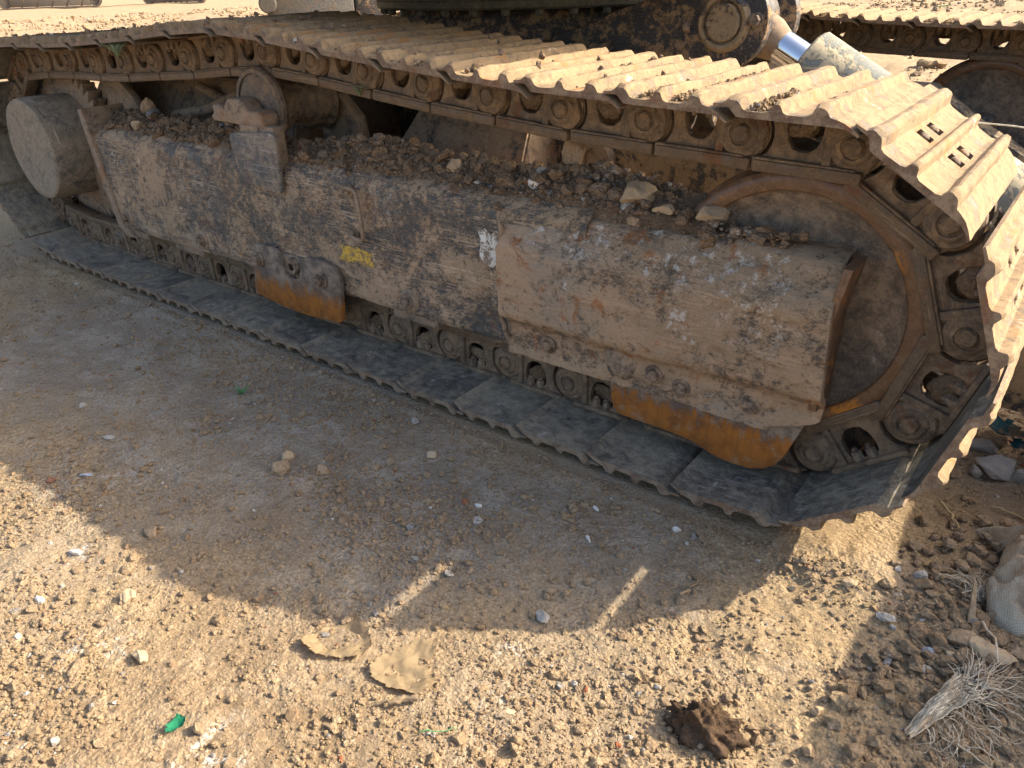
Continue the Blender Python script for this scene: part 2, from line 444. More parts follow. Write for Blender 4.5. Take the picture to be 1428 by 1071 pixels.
def part(name, me, parent, loc=(0, 0, 0), rot=(0, 0, 0), label=None, base=None):
    """loc is in world space when base is given (the parent's own location)"""
    o = bpy.data.objects.new(name, me); link(o)
    o.parent = parent
    b = base if base is not None else Vector((0, 0, 0))
    o.location = Vector(loc) - Vector(b); o.rotation_euler = rot
    if label: o['label'] = label
    return o

def box_bm(bm, x0, x1, y0, y1, z0, z1, bev=0.0, mat=None):
    vs = [bm.verts.new((x, y, z)) for x in (x0, x1) for y in (y0, y1) for z in (z0, z1)]
    idx = [(0, 1, 3, 2), (4, 6, 7, 5), (0, 4, 5, 1), (2, 3, 7, 6), (0, 2, 6, 4), (1, 5, 7, 3)]
    fs = [bm.faces.new([vs[i] for i in f]) for f in idx]
    if bev:
        es = list({e for f in fs for e in f.edges})
        bmesh.ops.bevel(bm, geom=es, offset=bev, segments=2, affect='EDGES', profile=.5)
    return vs
def box(name, x0, x1, y0, y1, z0, z1, mat, bev=.004):
    bm = bmesh.new(); box_bm(bm, x0, x1, y0, y1, z0, z1, bev)
    return smooth_angle(mesh_bm(name, bm, mat))
def lathe(name, prof, mat, n=64, axis='Y', smooth=35, wob=0.0, seed=1, mats_of=None):
    """prof: list of (radius, offset along axis)"""
    V = []; F = []
    rs = np.random.RandomState(seed)
    k = len(prof)
    for i in range(n):
        a = 2 * PI * i / n
        for (r, h) in prof:
            rr = r + (wob * (vnoise(a * 3 * 1.0 + (0 if i else 0), h * 60 + r * 30, seed) - .5) if wob and r > .001 else 0)
            V.append((rr * math.cos(a), h, rr * math.sin(a)))
    idx = []
    for i in range(n):
        j = (i + 1) % n
        for q in range(k - 1):
            F.append((i * k + q, i * k + q + 1, j * k + q + 1, j * k + q))
            idx.append(mats_of[q] if mats_of else 0)
    V = np.array(V)
    if axis == 'X': V = V[:, [1, 0, 2]]
    if axis == 'Z': V = V[:, [0, 2, 1]]
    me = mesh_np(name, V, np.array(F), mat, idx)
    bm = bmesh.new(); bm.from_mesh(me)
    bmesh.ops.remove_doubles(bm, verts=bm.verts, dist=1e-5)
    bmesh.ops.dissolve_degenerate(bm, dist=1e-6, edges=bm.edges)
    bmesh.ops.recalc_face_normals(bm, faces=bm.faces)
    bm.to_mesh(me); bm.free()
    return smooth_angle(me, smooth)
def plate(name, outlines, thick, mat, bev=.002, y0=0.0, res=1):
    """outline(s) in the XZ plane, extruded along Y from y0 to y0+thick; later outlines are holes"""
    cu = bpy.data.curves.new('tmp', 'CURVE'); cu.dimensions = '2D'; cu.fill_mode = 'BOTH'
    for ol in outlines:
        sp = cu.splines.new('POLY'); sp.points.add(len(ol) - 1)
        for p, q in zip(sp.points, ol): p.co = (q[0], q[1], 0, 1)
        sp.use_cyclic_u = True
    cu.extrude = max(1e-5, thick / 2 - bev); cu.bevel_depth = bev; cu.offset = -bev; cu.bevel_resolution = res
    o = bpy.data.objects.new('tmp', cu); link(o)
    dg = bpy.context.evaluated_depsgraph_get()
    me = bpy.data.meshes.new_from_object(o.evaluated_get(dg))
    bpy.data.objects.remove(o); bpy.data.curves.remove(cu)
    me.name = name
    n = len(me.vertices); co = np.empty(n * 3, np.float32); me.vertices.foreach_get('co', co); co = co.reshape(-1, 3)
    co = np.stack([co[:, 0], -co[:, 2] + y0 + thick / 2, co[:, 1]], 1)
    me.vertices.foreach_set('co', co.ravel())
    me.materials.clear()
    for mm in (mat if isinstance(mat, (list, tuple)) else [mat]): me.materials.append(mm)
    bm = bmesh.new(); bm.from_mesh(me)
    bmesh.ops.remove_doubles(bm, verts=bm.verts, dist=1e-5)
    bmesh.ops.recalc_face_normals(bm, faces=bm.faces)
    bm.to_mesh(me); bm.free()
    return smooth_angle(me, 30)
def arc(cx, cz, r, a0, a1, n=8):
    return [(cx + r * math.cos(math.radians(a0 + (a1 - a0) * i / n)), cz + r * math.sin(math.radians(a0 + (a1 - a0) * i / n))) for i in range(n + 1)]
def hexbolt(name, r, h, mat, washer=1.5):
    """bolt head facing -Y, seated at y=0"""
    bm = bmesh.new()
    def prism(n, r, y0, y1, ch):
        rings = []
        for (rr, y) in ((r, y0), (r, y1 + ch), (r - ch, y1)):
            rings.append([bm.verts.new((rr * math.cos(2 * PI * i / n), y, rr * math.sin(2 * PI * i / n))) for i in range(n)])
        for a, b in zip(rings, rings[1:]):
            for i in range(n): bm.faces.new((a[i], a[(i + 1) % n], b[(i + 1) % n], b[i]))
        bm.faces.new(rings[-1])
    if washer: prism(16, r * washer, 0.0, -h * .25, .001)
    prism(6, r, 0.0, -h, .0015)
    return mesh_bm(name, bm, mat)
def tube_np(pts, radii, n=6):
    """one tube along points"""
    P = [Vector(p) for p in pts]; V = []; F = []
    up = Vector((0.13, 0.21, 0.97))
    for i, p in enumerate(P):
        d = (P[min(i + 1, len(P) - 1)] - P[max(i - 1, 0)])
        if d.length < 1e-9: d = Vector((1, 0, 0))
        d.normalize()
        a = d.cross(up)
        if a.length < 1e-3: a = d.cross(Vector((1, 0, 0)))
        a.normalize(); b = d.cross(a)
        r = radii[i] if hasattr(radii, '__len__') else radii
        for k in range(n):
            t_ = 2 * PI * k / n
            V.append(tuple(p + a * (r * math.cos(t_)) + b * (r * math.sin(t_))))
    for i in range(len(P) - 1):
        for k in range(n):
            F.append((i * n + k, i * n + (k + 1) % n, (i + 1) * n + (k + 1) % n, (i + 1) * n + k))
    return V, F
def tubes_mesh(name, lst, mat, n=6):
    V = []; F = []
    for pts, rad in lst:
        v, f = tube_np(pts, rad, n)
        o = len(V); V += v; F += [tuple(i + o for i in q) for q in f]
    return mesh_np(name, np.array(V), np.array(F), mat, smooth=True)

# rocks ---------------------------------------------------------------
def ico(sub):
    bm = bmesh.new(); bmesh.ops.create_icosphere(bm, subdivisions=sub, radius=1)
    V = np.array([v.co[:] for v in bm.verts]); F = np.array([[v.index for v in f.verts] for f in bm.faces]); bm.free()
    return V, F
def rockshape(sub, seed, cuts=7, rough=.12, nsc=2.3):
    V, F = ico(sub); rs = np.random.RandomState(seed)
    V = V.copy()
    for _ in range(cuts):
        n = rs.normal(size=3); n /= np.linalg.norm(n)
        d = rs.uniform(.45, .85); s = V @ n
        V -= np.outer(np.maximum(s - d, 0) * .93, n)
    o = rs.rand(3) * 50
    q = V * nsc + o
    r = fbm(q[:, 0] + q[:, 2] * .7, q[:, 1] - q[:, 2] * .6, 4, seed % 13, .55) - .5
    V *= (1 + r * rough * 4)[:, None]
    return V, F
SH20 = [rockshape(1, 100 + i, 5, .16) for i in range(10)]
SH80 = [rockshape(2, 200 + i, 9, .20) for i in range(10)]
SH320 = [rockshape(3, 300 + i, 10, .14, 3.4) for i in range(8)]
def rot_np(rs, n):
    q = rs.normal(size=(n, 4)); q /= np.linalg.norm(q, axis=1)[:, None]
    w_, x, y, z = q.T
    return np.stack([np.stack([1 - 2 * (y * y + z * z), 2 * (x * y - z * w_), 2 * (x * z + y * w_)], -1),
                     np.stack([2 * (x * y + z * w_), 1 - 2 * (x * x + z * z), 2 * (y * z - x * w_)], -1),
                     np.stack([2 * (x * z - y * w_), 2 * (y * z + x * w_), 1 - 2 * (x * x + y * y)], -1)], 1)
def scatter(name, P, R, mat, shapes, seed=0, flat=.75, smooth=False):
    """many clods joined into one mesh: centres P, radii R"""
    rs = np.random.RandomState(seed); n = len(P)
    which = rs.randint(0, len(shapes), n); VV = []; FF = []; off = 0
    for k, (V0, F0) in enumerate(shapes):
        ix = np.where(which == k)[0]
        if not len(ix): continue
        m_ = len(ix); Q = rot_np(rs, m_)
        sc = rs.uniform(.7, 1.25, (m_, 1, 3))
        V = np.einsum('nij,nvj->nvi', Q, V0[None] * sc)
        V = V * R[ix][:, None, None]
        V[:, :, 2] *= flat
        V = V + P[ix][:, None, :]
        F = F0[None] + (np.arange(m_) * len(V0))[:, None, None] + off
        VV.append(V.reshape(-1, 3)); FF.append(F.reshape(-1, 3)); off += m_ * len(V0)
    return mesh_np(name, np.concatenate(VV), np.concatenate(FF), mat, smooth=smooth)

# ------------------------------------------------------------------ ground
def hg(x, y):
    x = np.asarray(x, float); y = np.asarray(y, float)
    d = np.hypot(x - .29, y + 1.16)
    far = sst(3.5, 9, d)
    comp = sst(-.95, -.62, y + .25 * (fbm(x * 3, y * 3, 2, 5) - .5)) * sst(.12, -.02, x)   # trodden strip beside the track
    z = (fbm(x * 1.1, y * 1.1, 3, 1) - .5) * .035
    z += (fbm(x * 6, y * 6, 4, 2) - .5) * (.024 - .010 * comp)
    z += (fbm(x * 26, y * 26, 4, 3, .6) - .5) * (.016 - .005 * comp)
    z += (fbm(x * 95, y * 95, 3, 4, .65) - .5) * (.0062 - .0022 * comp)
    z += far * ((fbm(x * .25, y * .25, 5, 6) - .5) * .35 + (fbm(x * 1.6, y * 1.6, 4, 8, .6) - .5) * .16)
    # flat bed under both tracks
    for o in (0, 2.1):
        bed = sst(-.09, -.01, y - o) * sst(.60, .52, y - o) * sst(.33, .1, x) * sst(-3.5, -3.3, x)
        z = z * (1 - bed) - .004 * bed
    # heap pushed up in front of the track
    h = np.exp(-(((x - .125) / .10) ** 2 + ((y - .0) / .10) ** 2))
    z += .026 * h + .018 * h * (fbm(x * 40, y * 40, 3, 9) - .5)
    z += .03 * np.exp(-(((x - .36) / .12) ** 2 + ((y + .05) / .22) ** 2)) * fbm(x * 12, y * 12, 3, 10)
    z -= .03 * np.exp(-(((x - .345) / .05) ** 2 + ((y - .02) / .04) ** 2))
    z -= .012 * np.exp(-(((x + .02) / .03) ** 2 + ((y + .30) / .035) ** 2))
    # crumbled rim along the shoe tips
    z += .012 * np.exp(-((y + .045 + .02 * (fbm(x * 7, x * 0, 2, 12) - .5)) / .02) ** 2) * fbm(x * 30, y * 30, 3, 13) * sst(.1, 0, x)
    return z
def axis_pts(segs):
    out = [segs[0][0]]
    for a, b, st in segs:
        n = max(1, int(round((b - a) / st))); out += [a + (b - a) * (i + 1) / n for i in range(n)]
    return np.array(out)
def grow(a, b, s0, g):
    out = []; s = s0; x = a; sg = 1 if b > a else -1
    while (b - x) * sg > 0:
        x += s * sg; out.append(x); s *= g
    return out
gx = list(axis_pts([(-3.6, -1.9, .012), (-1.9, -1.1, .006), (-1.1, .5, .0042), (.5, .9, .012)]))
gx = sorted(grow(-3.6, -450, .02, 1.06)) + gx + grow(.9, 450, .02, 1.06)
gy = list(axis_pts([(-1.25, 0.05, .0042), (.05, .9, .010)]))
gy = sorted(grow(-1.25, -450, .01, 1.09)) + gy + grow(.9, 450, .012, 1.035)
gx = np.array(gx); gy = np.array(gy)
X, Y = np.meshgrid(gx, gy, indexing='ij')
Z = hg(X, Y)
nx, ny = X.shape
I = (np.arange(nx - 1)[:, None] * ny + np.arange(ny - 1)[None]).ravel()
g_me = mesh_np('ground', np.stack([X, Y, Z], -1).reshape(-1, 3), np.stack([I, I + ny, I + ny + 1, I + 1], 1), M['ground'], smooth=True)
thing('ground', g_me, 'bare sandy yard soil under and around the tracks', None, kind='structure')

# loose clods on the ground
rs = np.random.RandomState(5)
def clodfield(n, x0, x1, y0, y1, rmin, rmax, pw, dens, seed, near=None):
    r_ = np.random.RandomState(seed)
    x = r_.uniform(x0, x1, n * 14); y = r_.uniform(y0, y1, n * 14)
    p = dens(x, y)
    k = r_.rand(len(x)) < p
    x = x[k][:n]; y = y[k][:n]
    u = r_.rand(len(x))
    R = rmin * (1 - u * (1 - (rmin / rmax) ** pw)) ** (-1 / pw)
    z = hg(x, y) + R * .25
    return np.stack([x, y, z], 1), R
def notrack(x, y):
    t1 = (y > -.015) & (y < .485) & (x < .22) & (x > -3.3)
    t2 = (y > 2.085) & (y < 2.585) & (x < .22) & (x > -3.3)
    return (~(t1 | t2)).astype(float)
def dens_near(x, y):
    d = np.hypot(x - .29, y + 1.16)
    comp = sst(-.95, -.62, y + .25 * (fbm(x * 3, y * 3, 2, 5) - .5)) * sst(.12, -.02, x)
    patch = sst(.46, .58, fbm(x * 4.5, y * 4.5, 4, 21)) ** 1.2
    base = (1 - comp) * (.12 + .88 * patch) + comp * (.26 + .6 * patch ** 2)
    base = base + .8 * np.exp(-(((x - .125) / .10) ** 2 + (y / .10) ** 2)) + .5 * np.exp(-((y + .06) / .03) ** 2) * (x < .1)
    return np.clip(base, 0, 1) * np.clip((1.25 / np.maximum(d, .6)) ** 2, 0, 1) * notrack(x, y)
P1, R1 = clodfield(50000, -3.4, .75, -1.25, .9, .0016, .0065, 2.0, dens_near, 31)
P2, R2 = clodfield(4000, -3.4, .75, -1.25, .9, .005, .0125, 2.8, dens_near, 32)
thing('crumbled_soil', scatter('crumbled_soil', P1, R1, M['clods'], SH20, 1), 'fine crumbs of dry tan soil covering the open ground', None, kind='stuff')
thing('soil_clods', scatter('soil_clods', P2, R2, M['clods'], SH80, 2), 'larger loose clods of dry tan soil strewn over the ground', None, kind='stuff')
def dens_far(x, y):
    return np.clip(sst(.45, .6, fbm(x * .9, y * .9, 3, 41)), .08, 1) * notrack(x, y)
P3, R3 = clodfield(2600, -4, 1.2, .9, 9, .008, .04, 2.4, dens_far, 33)
P4, R4 = clodfield(8000, -34, 2, 5, 30, .03, .12, 2.8, dens_far, 34)
P3 = np.concatenate([P3, P4]); R3 = np.concatenate([R3, R4])
thing('distant_clods', scatter('distant_clods', P3, R3, M['far_clods'], SH80, 3), 'coarse clods on the churned ground beyond the machine', None, kind='stuff')

# ------------------------------------------------------------------ excavator
BASE = Vector((-1.42, 1.3, 0))
ex = thing('excavator', None, 'muddy crawler excavator standing on its two steel tracks, fills the picture', 'excavator', BASE)
def epart(name, me, loc=(0, 0, 0), rot=(0, 0, 0), label=None):
    return part(name, me, ex, loc, rot, label, BASE)

IX, IZ, IR = -0.112, 0.393, 0.246
# pins of one track, in travel order: top run towards the idler, round it, back along the bottom, up round the sprocket
top = [(-2.877, .722), (-2.687, .729), (-2.50, .731), (-2.31, .737), (-2.122, .750), (-1.935, .762), (-1.745, .779), (-1.553, .788), (-1.364, .775),
       (-1.172, .755), (-.985, .737), (-.796, .722), (-.606, .708), (-.416, .700), (-.226, .693), (-.033, .687)]
pr = .306
pins = list(top)
ang0 = math.degrees(math.atan2(.687 - IZ, -.033 - IX))
st = 2 * math.degrees(math.asin(.095 / pr))
for i in range(1, 5):
    a = math.radians(ang0 - st * i)
    pins.append((IX + pr * math.cos(a), IZ + pr * math.sin(a)))
# straight bottom run
bx = -.19
while bx > -2.95:
    pins.append((bx - .01, .087)); bx -= .19
SX, SZ, SR = -2.955, .405, .322
for a in (247, 213, 180, 146, 111.5):
    pins.append((SX + SR * math.cos(math.radians(a)), SZ + SR * math.sin(math.radians(a))))
NP = len(pins)

# --- shoe mesh (local u along X, v along Z pointing outwards, width along Y from 0 to 0.5)
SO = [(.005, .0755), (.023, .077), (.029, .0865), (.033, .0895), (.043, .0895), (.047, .0855), (.054, .069), (.061, .0655), (.089, .0655), (.096, .069), (.100, .0845), (.103, .0875),
      (.108, .0875), (.111, .0845), (.116, .069), (.122, .0655), (.150, .0655), (.157, .069), (.161, .0855), (.1645, .0895), (.173, .0895), (.177, .0855), (.183, .069), (.192, .066), (.203, .062), (.213, .056), (.225, .0475)]
SO = [(u, v if v < .067 else .0665 + (v - .0665) * .80) for u, v in SO]
W = .47
def inner_v(u):
    if u < .030: return .068
    if u < .044: return .068 - (u - .030) * .93
    if u < .195: return .055
    return .055 - (u - .195) ** 2 * 12
def shoe_mesh(seed):
    r_ = np.random.RandomState(seed)
    ys = [0, .003, .008, .02, .04, .06, .08, .10, .12, .14,   .16, .182, .216, .235, .254, .288, .30, .32, .34, .36, .38, .40, .42, .44, .455, .464, .47]
    nu, nyy = len(SO), len(ys)
    holes = set()
    for j, y in enumerate(ys[:-1]):
        if y in (.182, .254): holes |= {(7, j), (15, j)}
    V = []
    for s_ in (0, 1):
        for i, (u, v) in enumerate(SO):
            for y in ys:
                if s_ == 0:
                    hh = max(0, v - .067)
                    e = min(y, W - y)
                    k = 1 - .30 * max(0, 1 - e / .006)
                    wv = (vnoise(y * 22 + seed * 7, u * 60, 3) - .5) * .0032 + (vnoise(y * 70 + seed * 3, u * 90, 5) - .5) * .003
                    vv = .067 + hh * k + wv * (1 if hh > .008 else .4) if v > .067 else v + wv * .3
                    uu = u + (vnoise(y * 30 + seed, u * 30, 9) - .5) * .003
                    yy = y + (-.002 * (vnoise(u * 90, seed, 2)) if y == 0 else 0)
                else:
                    uu, vv, yy = u, inner_v(u), y
                V.append((uu, yy, vv))
    def id_(s_, i, j): return s_ * nu * nyy + i * nyy + j
    F = []; mi = []
    def keep(i, j): return 0 <= i < nu - 1 and 0 <= j < nyy - 1 and (i, j) not in holes
    for i in range(nu - 1):
        for j in range(nyy - 1):
            if not keep(i, j): continue
            F.append((id_(0, i, j), id_(0, i + 1, j), id_(0, i + 1, j + 1), id_(0, i, j + 1))); mi.append(0)
            F.append((id_(1, i, j), id_(1, i, j + 1), id_(1, i + 1, j + 1), id_(1, i + 1, j))); mi.append(1)
            for (di, dj, a, b) in ((-1, 0, (i, j), (i, j + 1)), (1, 0, (i + 1, j + 1), (i + 1, j)), (0, -1, (i + 1, j), (i, j)), (0, 1, (i, j + 1), (i + 1, j + 1))):
                if not keep(i + di, j + dj):
                    F.append((id_(0, *a), id_(0, *b), id_(1, *b), id_(1, *a))); mi.append(2)
    me = mesh_np('track_shoe', np.array(V), np.array(F), [M['shoe_out'], M['shoe_in'], M['shoe_edge']], mi)
    return smooth_angle(me, 24)
SHOES = [shoe_mesh(i) for i in range(5)]

# --- link side plate (outline in u,v; XZ plane), pins at u=0 and u=.19
ol = [(.022, -.058), (.150, -.059), (.196, -.059), (.212, -.052)] + arc(.19, 0, .045, -50, 55, 8) + [(.200, .045), (.178, .0545), (.022, .0545), (.012, .050)] + \
     [(x, z) for x, z in arc(0, 0, .054, 58, -62, 8)]
win = [(.080, -.006), (.088, -.018), (.100, -.022), (.116, -.021), (.128, -.012), (.134, .002), (.136, .020), (.133, .034), (.124, .041), (.086, .041), (.077, .034), (.075, .014)]
LINKP = plate('track_link', [ol, win], .020, M['link'], .003, y0=.011)
bm = bmesh.new(); bm.from_mesh(LINKP)
box_bm(bm, .026, .176, -.003, .028, .0435, .0545, .003)
box_bm(bm, .024, .200, -.001, .028, -.056, -.036, .004)
box_bm(bm, .142, .158, .003, .02, -.045, .048, .004)
bm.to_mesh(LINKP); bm.free(); smooth_angle(LINKP, 30)
def rail_mesh():
    bm = bmesh.new(); box_bm(bm, .026, .212, -.005, .040, -.0615, -.040, .005)
    return smooth_angle(mesh_bm('link_rail', bm, M['rail']))
RAIL = rail_mesh()
BOSS = lathe('pin_boss', [(0, -.008), (.013, -.0075), (.016, -.004), (.0175, -.0005), (.0195, -.0005), (.021, -.004), (.027, -.0025), (.031, .002), (.040, .004), (.0435, .008), (.0435, .014)], M['link'], 32, wob=.004)
NUT = hexbolt('shoe_bolt', .011, .012, M['bolt'], 1.35)
# shoe bolts seen in the window: standing on the pad, axis along v
def padbolt():
    bm = bmesh.new()
    for u in (0.0,):
        n = 6
        for (rr, z0, z1) in ((.0105, .043, .024), (.006, .024, .017)):
            a = [bm.verts.new((u + rr * math.cos(2 * PI * i / n), .013 + rr * math.sin(2 * PI * i / n), z0)) for i in range(n)]
            b = [bm.verts.new((u + rr * math.cos(2 * PI * i / n), .013 + rr * math.sin(2 * PI * i / n), z1)) for i in range(n)]
            for i in range(n): bm.faces.new((a[i], a[(i + 1) % n], b[(i + 1) % n], b[i]))
            bm.faces.new(b)
    return mesh_bm('shoe_bolt', bm, M['bolt'])
PADB = padbolt()
def headbolt():
    bm = bmesh.new()
    r_ = bmesh.ops.create_icosphere(bm, subdivisions=2, radius=.0085)
    for v in r_['verts']:
        v.co.z *= .65; v.co.y *= 1.35
    return mesh_bm('bolt_head', bm, M['bolt'], True)
HEADB = headbolt()
HEADP = [(u, y, .0645) for y in (.200, .270) for u in (.075, .136)]
PLUGS = []
for s_ in range(4):
    V, F = rockshape(3, 500 + s_, 5, .16, 3.5)
    PLUGS.append(mesh_np('mud_plug', V * np.array([.034, .014, .028]) + np.array([.104, .020, .016]), F, M['heap_base'], smooth=True))
SPACER = lathe('track_bushing', [(0, -.012), (.047, -.012), (.047, .012), (.026, .014), (.026, .068), (.047, .07), (.047, .094), (0, .094)], M['link'], 24)

def build_track(y0, full=True, seed=3):
    r_ = random.Random(seed)
    for i in range(NP):
        a = pins[i]; b = pins[(i + 1) % NP]
        dx, dz = b[0] - a[0], b[1] - a[1]
        # local X -> along track, local Z -> outwards (to the left of the clockwise travel)
        th = math.atan2(dz, dx)
        ry = -th
        jit = r_.uniform(-.012, .012)
        L = math.hypot(dx, dz)
        if i == 14: a = (a[0] + .007, a[1])
        if i == 15: a = (a[0] - dx * .05, a[1] - dz * .05)
        o = epart('track_shoe', SHOES[r_.randrange(5)], (a[0], y0 + r_.uniform(-.002, .002), a[1]), (0, ry + jit * .4, r_.uniform(-.004, .004)))
        for hp_ in HEADP: part('bolt_head', HEADB, o, hp_)
        a = pins[i]
        for (yy, sc) in ((.166, 1), (.304, -1)):
            if not full and sc == -1 and False: continue
            l = epart('track_link', LINKP, (a[0], y0 + yy, a[1]), (0, ry + jit * .3, 0))
            if sc == -1: l.scale = (1, -1, 1)
            part('link_rail', RAIL, l)
            p_ = part('pin_boss', BOSS, l, (.19, 0, 0), (0, r_.uniform(0, 6), 0))
            for u_ in (.092, .120): part('shoe_bolt', PADB, l, (u_, 0, 0), (0, 0, 0))
            if r_.random() < .8:
                q = part('mud_plug', PLUGS[r_.randrange(4)], l, (0, r_.uniform(-.002, .008), r_.uniform(-.006, .003)))
        epart('track_bushing', SPACER, (b[0], y0 + .194, b[1]))
build_track(0, seed=3)
build_track(2.1, seed=9)

# --- idler
def idler_mesh():
    pr_ = [(0, .03), (.050, .03), (.055, .036), (.10, .040), (.165, .034), (.19, .026), (.204, .014), (.211, .006), (.214, .000), (.224, -.003), (.234, -.002), (.241, .003), (.2455, .010),
           (.246, .05), (.252, .058), (.254, .062), (.254, .116), (.252, .120), (.246, .128), (.2455, .168), (.241, .175), (.224, .181), (.214, .178), (.204, .164), (.165, .144), (.10, .138), (0, .148)]
    pr_ = [(r, h * .775) for r, h in pr_]
    return lathe('idler', pr_, [M['idler_face'], M['rim']], 128, smooth=28, mats_of=[0] * 7 + [1] * 14 + [0] * 6)
IDL = idler_mesh()
for y0 in (0, 2.1):
    o = epart('idler', IDL, (IX, y0 + .166, IZ), (0, .4, 0))
    part('idler_hub', lathe('idler_hub', [(0, -.03), (.05, -.03), (.056, -.024), (.058, .04)], M['idler_face'], 32), o)

# --- sprocket and final drive
def sprocket():
    out = []
    n = 21
    for i in range(n * 14):
        a = 2 * PI * i / (n * 14); k = (i % 6)
        r = .300 if k in (0, 1) else (.285 if k in (2, 5) else .262)
        out.append((r * math.cos(a), r * math.sin(a)))
    return plate('sprocket', [out], .05, M['flange'], .003, y0=-.025)
SPR = sprocket()
for y0, s_ in ((0, 1), (2.1, -1)):
    yc = y0 + .255
    epart('sprocket', SPR, (SX, yc, SZ))
    o = epart('final_drive', lathe('final_drive', [(0, -.180), (.15, -.182), (.170, -.184), (.180, -.180), (.183, -.172), (.183, -.155), (.185, -.150), (.185, .02), (.20, .03), (.20, .06), (.15, .1), (.15, .2), (0, .2)], M['drum'], 96, smooth=30, wob=.006),
              (SX + .02, yc - .015 if s_ == 1 else yc + .015, SZ + .012), (0, .3, 0) if s_ == 1 else (0, .3, PI))
    for k in range(12):
        a = 2 * PI * k / 12
        part('hub_bolt', hexbolt('hub_bolt', .011, .014, M['bolt']), o, (.222 * math.cos(a), .03, .222 * math.sin(a)))
    part('bolt_ring', lathe('bolt_ring', [(.18, .03), (.24, .031), (.243, .036), (.243, .055), (.18, .056)], M['flange'], 48), o)

# --- track frame
def prof_grid(name, prof, x0, x1, step, mat, seed, amp=.0025, xedge=None, ds=.006, thick=.012):
    """profile (y,z) polyline extruded along x, with a crust of mud raised out of the plate; mud stored as an attribute"""
    pts = []
    for a, b in zip(prof, prof[1:]):
        L = math.hypot(b[0] - a[0], b[1] - a[1]); n = max(1, int(L / ds))
        pts += [(a[0] + (b[0] - a[0]) * i / n, a[1] + (b[1] - a[1]) * i / n) for i in range(n)]
    pts.append(prof[-1]); pts = np.array(pts)
    for _ in range(1):
        q = pts.copy(); q[1:-1] = (pts[:-2] + 2 * pts[1:-1] + pts[2:]) / 4; pts = q
    tg = np.gradient(pts, axis=0); tg /= np.linalg.norm(tg, axis=1)[:, None]
    nm = np.stack([-tg[:, 1], tg[:, 0]], 1)
    if nm[:, 0].sum() > 0: nm = -nm
    s_ = np.concatenate([[0], np.cumsum(np.hypot(*np.diff(pts, axis=0).T))])
    nxx = max(2, int((x1 - x0) / step)); xs = np.linspace(x0, x1, nxx + 1)
    XX, SS = np.meshgrid(xs, s_, indexing='ij')
    f1 = fbm(XX * 5, SS * 9, 5, seed, .6); f2 = fbm(XX * 34, SS * 34, 4, seed + 3, .6)
    mud = f1 * .62 + f2 * .38
    crust = sst(.47, .56, mud)
    d = crust * amp * (.5 + f2) + (fbm(XX * 90, SS * 90, 2, seed + 7) - .5) * amp * .35 + (fbm(XX * 2.2, SS * 3, 2, seed + 9) - .5) * .004
    if xedge:
        XX = XX + xedge(XX, SS, s_[-1])
    Yc = pts[None, :, 0] + nm[None, :, 0] * d; Zc = pts[None, :, 1] + nm[None, :, 1] * d
    V = np.stack([XX, Yc, Zc], -1); k = len(pts); n1 = len(xs)
    Vb = np.stack([XX, pts[None, :, 0] - nm[None, :, 0] * thick + 0 * XX, pts[None, :, 1] - nm[None, :, 1] * thick + 0 * XX], -1)
    i_ = (np.arange(n1 - 1)[:, None] * k + np.arange(k - 1)[None]).ravel()
    F = [np.stack([i_, i_ + k, i_ + k + 1, i_ + 1], 1)]
    N = n1 * k
    def band(ids): return np.stack([ids[:-1], ids[1:], ids[1:] + N, ids[:-1] + N], 1)
    F.append(band(np.arange(k))); F.append(band(np.arange(k) + (n1 - 1) * k)[:, ::-1])
    F.append(band(np.arange(n1) * k)); F.append(band(np.arange(n1) * k + k - 1))
    F.append(F[0][:, ::-1] + N)
    me = mesh_np(name, np.concatenate([V.reshape(-1, 3), Vb.reshape(-1, 3)]), F, mat, smooth=True)
    at = me.attributes.new('mud', 'FLOAT', 'POINT')
    at.data.foreach_set('value', np.concatenate([mud.ravel(), mud.ravel()]).astype(np.float32))
    bm = bmesh.new(); bm.from_mesh(me); bmesh.ops.recalc_face_normals(bm, faces=bm.faces); bm.to_mesh(me); bm.free()
    return smooth_angle(me, 55)
fr = epart('track_frame', prof_grid('track_frame', [(.104, .184), (.100, .190), (.100, .478), (.106, .500), (.128, .520), (.17, .532), (.26, .532), (.275, .52), (.275, .20)], -2.50, -.50, .006, M['frame'], 3),
           label='scratched navy track frame side plate caked with tan mud')
def fpart(name, me, loc=(0, 0, 0), rot=(0, 0, 0), label=None):
    return part(name, me, fr, Vector(loc) + BASE, rot, label, BASE) if False else _fp(name, me, loc, rot, label)
def _fp(name, me, loc, rot, label):
    o = bpy.data.objects.new(name, me); link(o); o.parent = fr
    o.location = Vector(loc); o.rotation_euler = rot
    if label: o['label'] = label
    return o
# meshes of the frame family are built in world coordinates; their parent sits at the world origin of the machine
fr.location = -BASE
# end flange on the sprocket side
fpart('end_flange', plate('end_flange', [[(-2.545, .585), (-2.515, .590), (-2.494, .47), (-2.470, .32), (-2.440, .200), (-2.39, .160), (-2.43, .158), (-2.475, .19), (-2.507, .33), (-2.530, .47)]], .15, M['flange'], .003, y0=.088))
fpart('sprocket_guard', plate('sprocket_guard', [[(-2.80, .60), (-2.74, .65), (-2.62, .665), (-2.53, .60), (-2.50, .55), (-2.50, .30), (-2.72, .22), (-2.78, .3), (-2.75, .45)]], .03, M['flange'], .005, y0=.285))
fpart('frame_nose', box('frame_nose', -2.78, -2.48, .19, .40, .22, .50, M['flange']))
for (a, b_) in ((-2.46, -2.32), (-2.145, -1.98), (-1.10, -.94), (-.645, -.525)):
    fpart('roller_pad', box('roller_pad', a, b_, .108, .19, .158, .186, M['flange'], .004))
